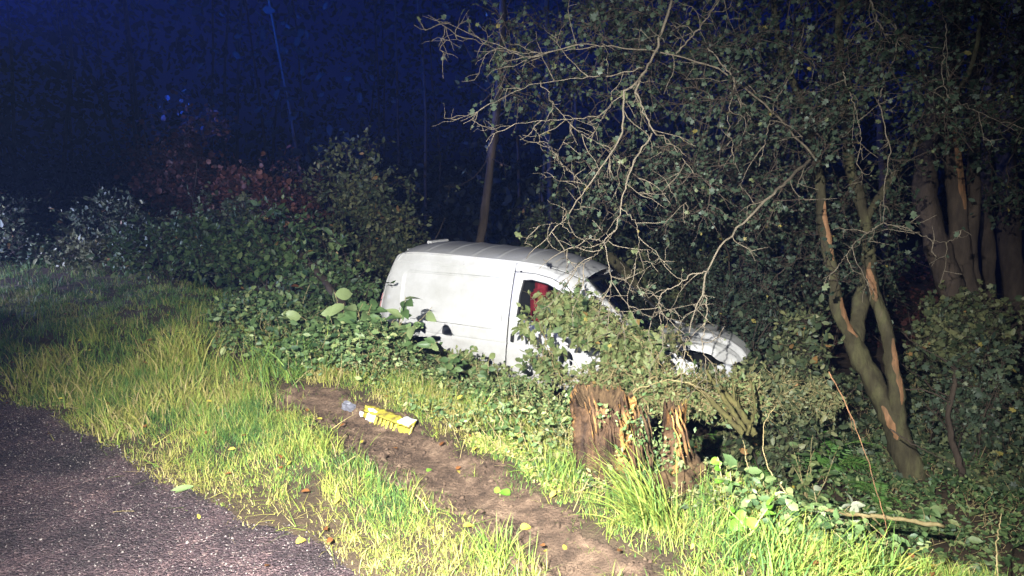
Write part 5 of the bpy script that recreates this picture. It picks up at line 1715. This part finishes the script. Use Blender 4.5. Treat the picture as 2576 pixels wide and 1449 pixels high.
L.new(na.outputs[0], bp_.inputs['Height']); L.new(bp_.outputs[0], b.inputs['Normal'])
rot_m = noise_mat('dark_rotten_top', [(0.3, (0.03, 0.018, 0.01)), (0.6, (0.08, 0.05, 0.025)), (0.8, (0.16, 0.12, 0.05))], 22, 0.95, 0.2, 1, 60)

sb = at(1540, 1178)
SD = float(np.dot(sb - np.array([0, 0, CAM_H]), [0, CP, -SP]))
print('stump', SD, sb)
st = empty('tree_stump', sb, 'rotten orange brown tree stump, jagged topped, on the bank before the van', 'tree stump')


def stump_body(name, c, w, dpt, h, lean_, seed, m, top_m, rows=46, seg=110, jag=0.12, flare=0.25):
    r = np.random.default_rng(seed)
    s = Soup()
    an = np.linspace(0, 2 * np.pi, seg, endpoint=False)
    top = h * (1 + jag * (0.5 * np.sin(an * 2 + seed) + 0.35 * np.sin(an * 5 + 1.3 * seed) + 0.3 * np.sin(an * 11 + seed * 2.1) + 0.25 * np.sin(an * 23 + seed)))
    rows_ = []
    rid = 0.055 * np.sin(an * 5 + seed) + 0.05 * np.sin(an * 9 + 2 * seed) + 0.04 * np.sin(an * 17 + seed) + 0.03 * np.sin(an * 31)
    for k in range(rows):
        t = k / (rows - 1)
        rad = 1 + flare * (1 - t) ** 2.5 + rid * (1.0 + 0.3 * np.sin(5 * t)) + 0.03 * r.normal(size=seg) + 0.03 * np.sin(14 * t + an * 3)
        x = w * rad * np.cos(an) + lean_[0] * t; y = dpt * rad * np.sin(an) + lean_[1] * t
        z = -0.08 + (top + 0.08) * t
        rows_.append(np.stack([x, y, z], 1))
    nb_ = len(rows_)
    for f, dz in ((0.93, 0.01), (0.8, -0.03), (0.6, -0.07), (0.3, -0.09), (0.02, -0.08)):
        p = rows_[nb_ - 1].copy(); cx = np.array([lean_[0], lean_[1]])
        p[:, :2] = cx + (p[:, :2] - cx) * f; p[:, 2] = p[:, 2] * (0.3 + 0.7 * f) + h * 0.7 * (1 - f) + dz + 0.012 * r.normal(size=seg)
        rows_.append(p)
    V = np.array(rows_); R_n = len(rows_)
    F, Mi = [], []
    for i in range(R_n - 1):
        for j in range(seg):
            a = i * seg + j; b_ = i * seg + (j + 1) % seg
            F += [(a, b_, b_ + seg), (a, b_ + seg, a + seg)]; Mi += [0 if i < nb_ else 1] * 2
    s.add(V.reshape(-1, 3) + np.asarray(c), F, 0.5, np.array(Mi))
    o = s.build(name, [m, top_m], st, rel(st), smooth_=True)
    return o


px = SD / FPX
c0 = sb
stump_body('stump_wood', c0 + np.array([0, 0, 0.0]), 78 * px, 0.17, 196 * SD / FPX * 0.93, (-0.06, 0.02), 3, wood_m, rot_m, jag=0.055)
tag(stump_body('broken_root', c0 + np.array([150 * px, 0.05, 0.02]), 27 * px, 0.07, 0.27, (0.02, 0.02), 9, wood_m, rot_m, 34, 60, 0.1, 0.1), 'separate splintered piece right of the main stump')
stump_body('root_mound', c0 + np.array([60 * px, -0.03, -0.05]), 165 * px, 0.22, 0.10, (0, 0), 5, rot_m, rot_m, 14, 90, 0.4, 0.5)
for k, (du, dv, ln, w_, col) in enumerate(((-20, 120, 0.26, 0.022, 0), (45, 110, 0.30, 0.03, 0), (75, 60, 0.16, 0.02, 1), (-60, 170, 0.2, 0.026, 0), (10, 180, 0.18, 0.03, 0), (62, 150, 0.2, 0.018, 1), (160, 110, 0.26, 0.02, 0), (-40, 60, 0.17, 0.02, 1))):
    p = c0 + np.array([du * px, -0.185 + 0.04 * abs(du) / 80, dv * px])
    s = Soup(); n_ = 9
    tt = np.linspace(-0.5, 0.5, n_)
    q = p + np.stack([tt * ln * (-0.22 + 0.1 * rng.normal()) , 0.01 * np.sin(tt * 6), tt * ln], 1)
    rr = w_ * 0.42 * np.clip(1.0 - np.abs(tt * 1.9) ** 3, 0.1, 1) * (1 + 0.15 * rng.normal(size=n_))
    q = q + rng.normal(size=q.shape) * 0.003
    tubes(s, q, np.maximum(rr, 0.002), 4, cap=True)
    tubes(s, q + np.array([0.014, 0.006, 0.02]), np.maximum(rr * 0.6, 0.002), 4, cap=True)
    tubes(s, q - np.array([0.016, -0.008, 0.03]), np.maximum(rr * 0.5, 0.002), 4, cap=True)
    s.build('splinter', [wood_m if col == 0 else rot_m], st, rel(st), smooth_=True)

# ivy, moss leaves and litter caught on the stump
lf = Soup()
n_ = 900
a_ = rng.uniform(math.pi * 1.02, math.pi * 1.98, n_); t_ = rng.uniform(0, 1, n_) ** 1.5
rw = np.where(rng.random(n_) < 0.7, 82, 82) * px * (1.12 + 0.22 * (1 - t_) ** 2)
pp = c0 + np.stack([rw * np.cos(a_) - 0.06 * t_, 0.2 * np.sin(a_) * (1.1 + 0.2 * (1 - t_)) - 0.01, t_ * 0.42], 1)
k_ = (wav(pp[:, 0] * 7, pp[:, 2] * 7, 1.5, 2) > -0.05) | (t_ < 0.12)
pp = pp[k_]
q_ = c0 + np.array([108 * px, -0.02, 0.0]) + rng.normal(size=(420, 3)) * np.array([0.09, 0.05, 0.09]) + np.array([0, 0, 0.09])
pp = np.concatenate([pp, q_])
leaves(lf, pp, rdir(len(pp)), norm(rdir(len(pp)) * 0.8 + np.array([0, -0.8, 0.4])), rng.uniform(0.012, 0.036, len(pp)), 'simple', rng.uniform(0.2, 0.95, len(pp)))
o = lf.build('clinging_leaves', [M['bramble']], st, rel(st)); tag(o, kind='stuff')

# ------------------------------------------------------------------ dead poles, sticks and whips
def stick(name, label, pts, r0, r1, m='cane', cat='branch', n=26, amp=0.003, group=None, subs=0):
    q = crooked(np.array([p if len(p) == 3 and isinstance(p, np.ndarray) else P(*p) for p in pts]), n, amp)
    s = Soup(); tubes(s, q, np.linspace(r0, r1, n) * (1 + 0.08 * rng.normal(size=n)), 7, cap=True)
    for k in range(subs):
        i = int(rng.integers(n // 4, n - 2))
        w_, _ = walk(q[i:i + 1], rdir(1) + norm(q[i + 1] - q[i])[None], rng.uniform(0.08, 0.25), 5, 0.4)
        tubes(s, w_, np.linspace(r1 * 0.8, 0.001, 5)[None], 4)
    o = s.build(name, [M[m]], None, q[0], smooth_=True)
    return tag(o, label, cat, group)


for pts, r0, r1, lab in (
        ([(1870, 1090, 4.9), (1800, 1020, 5.0), (1745, 965, 5.1)], 0.022, 0.018, 'mossy dead pole, lowest of those leaning right of the stump'),
        ([(1875, 1085, 5.0), (1820, 1000, 5.1), (1775, 930, 5.2)], 0.02, 0.014, 'mossy dead pole leaning just above the lowest one'),
        ([(1900, 1095, 5.05), (1860, 1030, 5.1), (1790, 950, 5.25)], 0.026, 0.018, 'thickest mossy pole of the bundle right of the stump'),
        ([(1880, 1095, 4.95), (1900, 1030, 5.1), (1890, 960, 5.2)], 0.012, 0.008, 'thin upright pole at the right of the mossy bundle')):
    stick('dead_pole', lab, pts, r0, r1, 'moss', 'pole', group='mossy dead poles right of the stump', subs=2)
stick('long_whip', 'long pale whip hanging down through the ferns at the right', [(2085, 935, 4.4), (2120, 1000, 4.3), (2150, 1070, 4.2), (2180, 1150, 4.1), (2205, 1230, 4.0), (2225, 1300, 3.9), (2235, 1370, 3.8)], 0.0042, 0.002, 'barepatch', subs=3)
stick('fallen_pole', 'straight mossy pole lying across the lower right undergrowth', [(1985, 1275, 3.9), (2120, 1290, 4.0), (2260, 1305, 4.1), (2370, 1325, 4.2)], 0.010, 0.014, 'cane', subs=2)
stick('dry_stem', 'thin dry stem standing right of the stump', [(1705, 1240, 3.9), (1695, 1180, 3.95), (1720, 1130, 4.0), (1740, 1090, 4.1)], 0.004, 0.002)
stick('dry_stem', 'bent dry stalk rising from the grass below the dead poles', [(1960, 1270, 3.8), (1945, 1200, 3.9), (1920, 1140, 4.0), (1920, 1070, 4.1), (1950, 1020, 4.2)], 0.004, 0.002)
stick('dry_stem', 'two jointed dry stem leaning left of the bent stalk', [(1975, 1330, 3.7), (1910, 1240, 3.8), (1880, 1170, 3.9), (1870, 1110, 4.0)], 0.004, 0.002)
stick('arching_stem', 'dry stem arching over the broken root', [(1560, 1020, 4.6), (1610, 975, 4.7), (1680, 955, 4.8), (1740, 965, 4.8), (1800, 1005, 4.9)], 0.005, 0.0025, 'cane', subs=3)
stick('arching_stem', 'pale stem crossing the front of the stump', [(1500, 1130, 3.95), (1545, 1080, 3.95), (1580, 1040, 4.0), (1590, 980, 4.1)], 0.003, 0.0015, 'dark_twig')
stick('dark_stick', 'dark upright stick at the lower right edge', [(2510, 1449, 3.6), (2505, 1380, 3.7), (2520, 1290, 3.9)], 0.004, 0.003, 'cane')
stick('thin_branch', 'thin branch rising to the right before the hawthorn foot', [(2240, 850 + 230, 5.2), (2300, 1120, 5.2), (2420, 1180, 5.2)], 0.006, 0.002, 'dark_twig', subs=3)
for k, (a, b_, lab) in enumerate((((845, 1150), (855, 1098), 'pale stick leaning at the near lip of the track'), ((848, 1152), (905, 1135), 'short stick lying beside the leaning one on the track lip'),
                                  ((850, 1180), (900, 1160), 'dark stick on the track lip below the short pale one'), ((955, 1200), (960, 1150), 'thin dark twig upright in the track lip'),
                                  ((1080, 1290), (1055, 1240), 'thin twig leaning over the middle of the track'), ((1240, 1420), (1250, 1360), 'twig standing near the bottom of the track'))):
    pa = at(*a); pb = at(*b_); pb = pa + (pb - pa) * np.array([1, 0.35, 1]); pb[2] = max(pb[2], pa[2]) + 0.05
    stick('stick', lab, [pa + np.array([0, 0, 0.004]), (pa + pb) / 2 + 0.004, pb], 0.004, 0.0022, 'cane' if k % 2 == 0 else 'dark_twig', 'stick', 8, 0.001, 'sticks along the lip of the bare track')
p_ = at(110 + 150, 1305)
stick('grass_stalk', 'dry grass stalk lying alone on the asphalt', [at(200, 1310) + np.array([0, 0, 0.01]), at(260, 1306) + np.array([0, 0, 0.014]), at(320, 1303) + np.array([0, 0, 0.01])], 0.003, 0.0015, 'cane', 'stalk', 10, 0.002, subs=2)

# ------------------------------------------------------------------ fallen leaves lying singly
fl = {}
for key, shape, m in (('y', 'round', 'yellow_leaf'), ('b', 'long', 'brown_leaf'), ('o', 'round', 'brown_leaf'), ('p', 'long', 'broad'), ('g', 'ovate', 'fresh')):
    fl[key] = leaf_object_mesh(shape, 1.0, M[m], 0.7, 'leaf')
for u, v, k, size, az, lab in ((488, 1232, 'p', 0.13, 0.35, 'long pale green leaf at the grass edge of the asphalt'), (768, 1366, 'y', 0.045, 1.0, 'small yellow leaf on the asphalt near the grass'),
                               (555, 1432, 'b', 0.11, 0.3, 'long brown dead leaf low on the asphalt'), (368, 1322, 'o', 0.03, 0.2, 'tiny orange leaf alone on the asphalt'),
                               (1165, 1335, 'y', 0.05, 0.4, 'yellow leaf on the middle of the bare track'), (1370, 1398, 'y', 0.045, 2.0, 'pale yellow leaf at the near end of the track, left one'),
                               (1418, 1392, 'y', 0.04, 0.9, 'pale yellow leaf at the near end of the track, right one'), (1075, 1195, 'g', 0.045, 1.2, 'green leaf fragment high on the bare track'),
                               (1150, 1192, 'y', 0.03, 2.2, 'little yellow leaf right of the green fragment'), (1020, 1240, 'y', 0.035, 0.3, 'little yellow leaf against the near lip of the track'),
                               (940, 1195, 'g', 0.06, 0.6, 'green leaf standing in the near lip of the track'), (860, 1108, 'y', 0.025, 0.8, 'whitish chip of leaf beside the leaning stick'),
                               (1310, 1340, 'y', 0.05, 0.5, 'yellow leaf at the far side of the track'), (1100, 1085, 'y', 0.04, 1.9, 'yellow leaf caught right of the yellow wreckage'),
                               (760, 730, 'y', 0.0, 0, '')):
    if not size: continue
    p = at(u, v)
    o = bpy.data.objects.new('fallen_leaf', fl[k]); COL.objects.link(o)
    o.location = Vector(p + np.array([0, 0, 0.018])); o.scale = (size,) * 3
    o.rotation_euler = (rng.normal() * 0.25, rng.normal() * 0.2 + 0.1, az + math.pi * (rng.random() < 0.3))
    tag(o, lab, 'leaf', 'leaves lying on the road and track')
p = P(762, 728, 7.6)
o = bpy.data.objects.new('dead_leaf', fl['o']); COL.objects.link(o); o.location = Vector(p); o.scale = (0.14,) * 3; o.rotation_euler = (0.5, -0.4, 2.8)
tag(o, 'orange dead leaf caught in the bushes below the leaning log', 'leaf')

# ------------------------------------------------------------------ yellow wreckage
yel = noise_mat('yellow_plastic', [(0.34, (0.12, 0.09, 0.035)), (0.5, (0.28, 0.24, 0.035)), (0.65, (0.42, 0.37, 0.05))], 18, 0.45, 0.4, 0.3, 60)
wht = noise_mat('scuffed_white_plastic', [(0.3, (0.5, 0.5, 0.47)), (0.6, (0.8, 0.8, 0.8))], 18, 0.5, 0.4, 0.3, 60)
pa = at(925, 1062); pb = at(1008, 1092)
wr = empty('yellow_wreckage', (pa + pb) / 2, 'crushed yellow and white plastic strip lying at the head of the bare track', 'wreckage')
ax = norm(np.append((pb - pa)[:2], 0)); ln = float(np.linalg.norm((pb - pa)[:2])) * 1.45
ny = np.array([-ax[1], ax[0], 0]); zz = np.array([0, 0, 1.0]); o0 = np.array(rel(wr))


def slab(name, m, t0, t1, z0, z1, thick, wobble=0.003, top_in=0.0, label=None, yoff=0.0, drop=0.02):
    """a crushed plate standing along the strip axis"""
    n1, n2 = 16, 7
    t = np.linspace(t0, t1, n1)[None]; h_ = np.linspace(0, 1, n2)[:, None]
    wobble = wobble * 0.5
    z = z0 + (z1 - z0) * h_ + wobble * np.sin(t * 40 + 1) * h_
    yy = yoff + top_in * h_ + wobble * np.sin(t * 55 + h_ * 4) + 0 * t
    V = o0 + (t * ln)[..., None] * ax + yy[..., None] * ny + (z + 0 * t)[..., None] * zz
    me_o = grid_mesh(name, V - o0, m, wr, thick)
    if label: tag(me_o, label)
    return me_o


slab('spine', yel, -0.45, 0.5, 0.06, 0.075, 0.014, 0.008, 0.06)
slab('end_panel', yel, 0.24, 0.5, 0.0, 0.068, 0.014, 0.004, 0.05, 'bright yellow square end panel')
slab('white_cap', wht, 0.28, 0.49, 0.07, 0.08, 0.012, 0.004, 0.07, 'white cap on top of the yellow end')
slab('white_block', wht, -0.36, -0.2, 0.01, 0.075, 0.03, 0.006, 0.03, 'bright white crushed block')
slab('end_flap', yel, -0.45, -0.36, 0.02, 0.085, 0.012, 0.006, 0.03)
slab('white_tongue', wht, -0.58, -0.4, 0.0, 0.035, 0.01, 0.008, 0.03)
for t0 in np.linspace(-0.27, 0.2, 7):
    slab('rib', yel, t0, t0 + 0.035, 0.0, 0.062, 0.016, 0.006, 0.03, yoff=-0.005)
slab('back_sheet', yel, -0.3, 0.26, 0.0, 0.075, 0.004, 0.004, 0.02, yoff=0.028)
pc = at(878, 1035)
bm = bmesh.new(); bmesh.ops.create_cube(bm, size=1, matrix=Matrix.Diagonal((0.075, 0.04, 0.045, 1)))
bmesh.ops.subdivide_edges(bm, edges=bm.edges[:], cuts=3, use_grid_fill=True)
for v_ in bm.verts: v_.co += Vector(rng.normal(size=3) * 0.0035)
bmesh.ops.bevel(bm, geom=bm.edges[:], offset=0.002, segments=1, affect='EDGES')
me = bpy.data.meshes.new('black_debris'); bm.to_mesh(me); bm.free(); me.materials.append(mat('scuffed_grey_plastic', (0.10, 0.10, 0.12), 0.45, 0.5))
o = bpy.data.objects.new('black_debris', me); COL.objects.link(o); o.location = Vector(pc + np.array([0, 0, 0.03])); o.rotation_euler = (0.2, 0.3, -0.4)
tag(o, 'small dark grey broken plastic piece beside the yellow wreckage', 'debris')
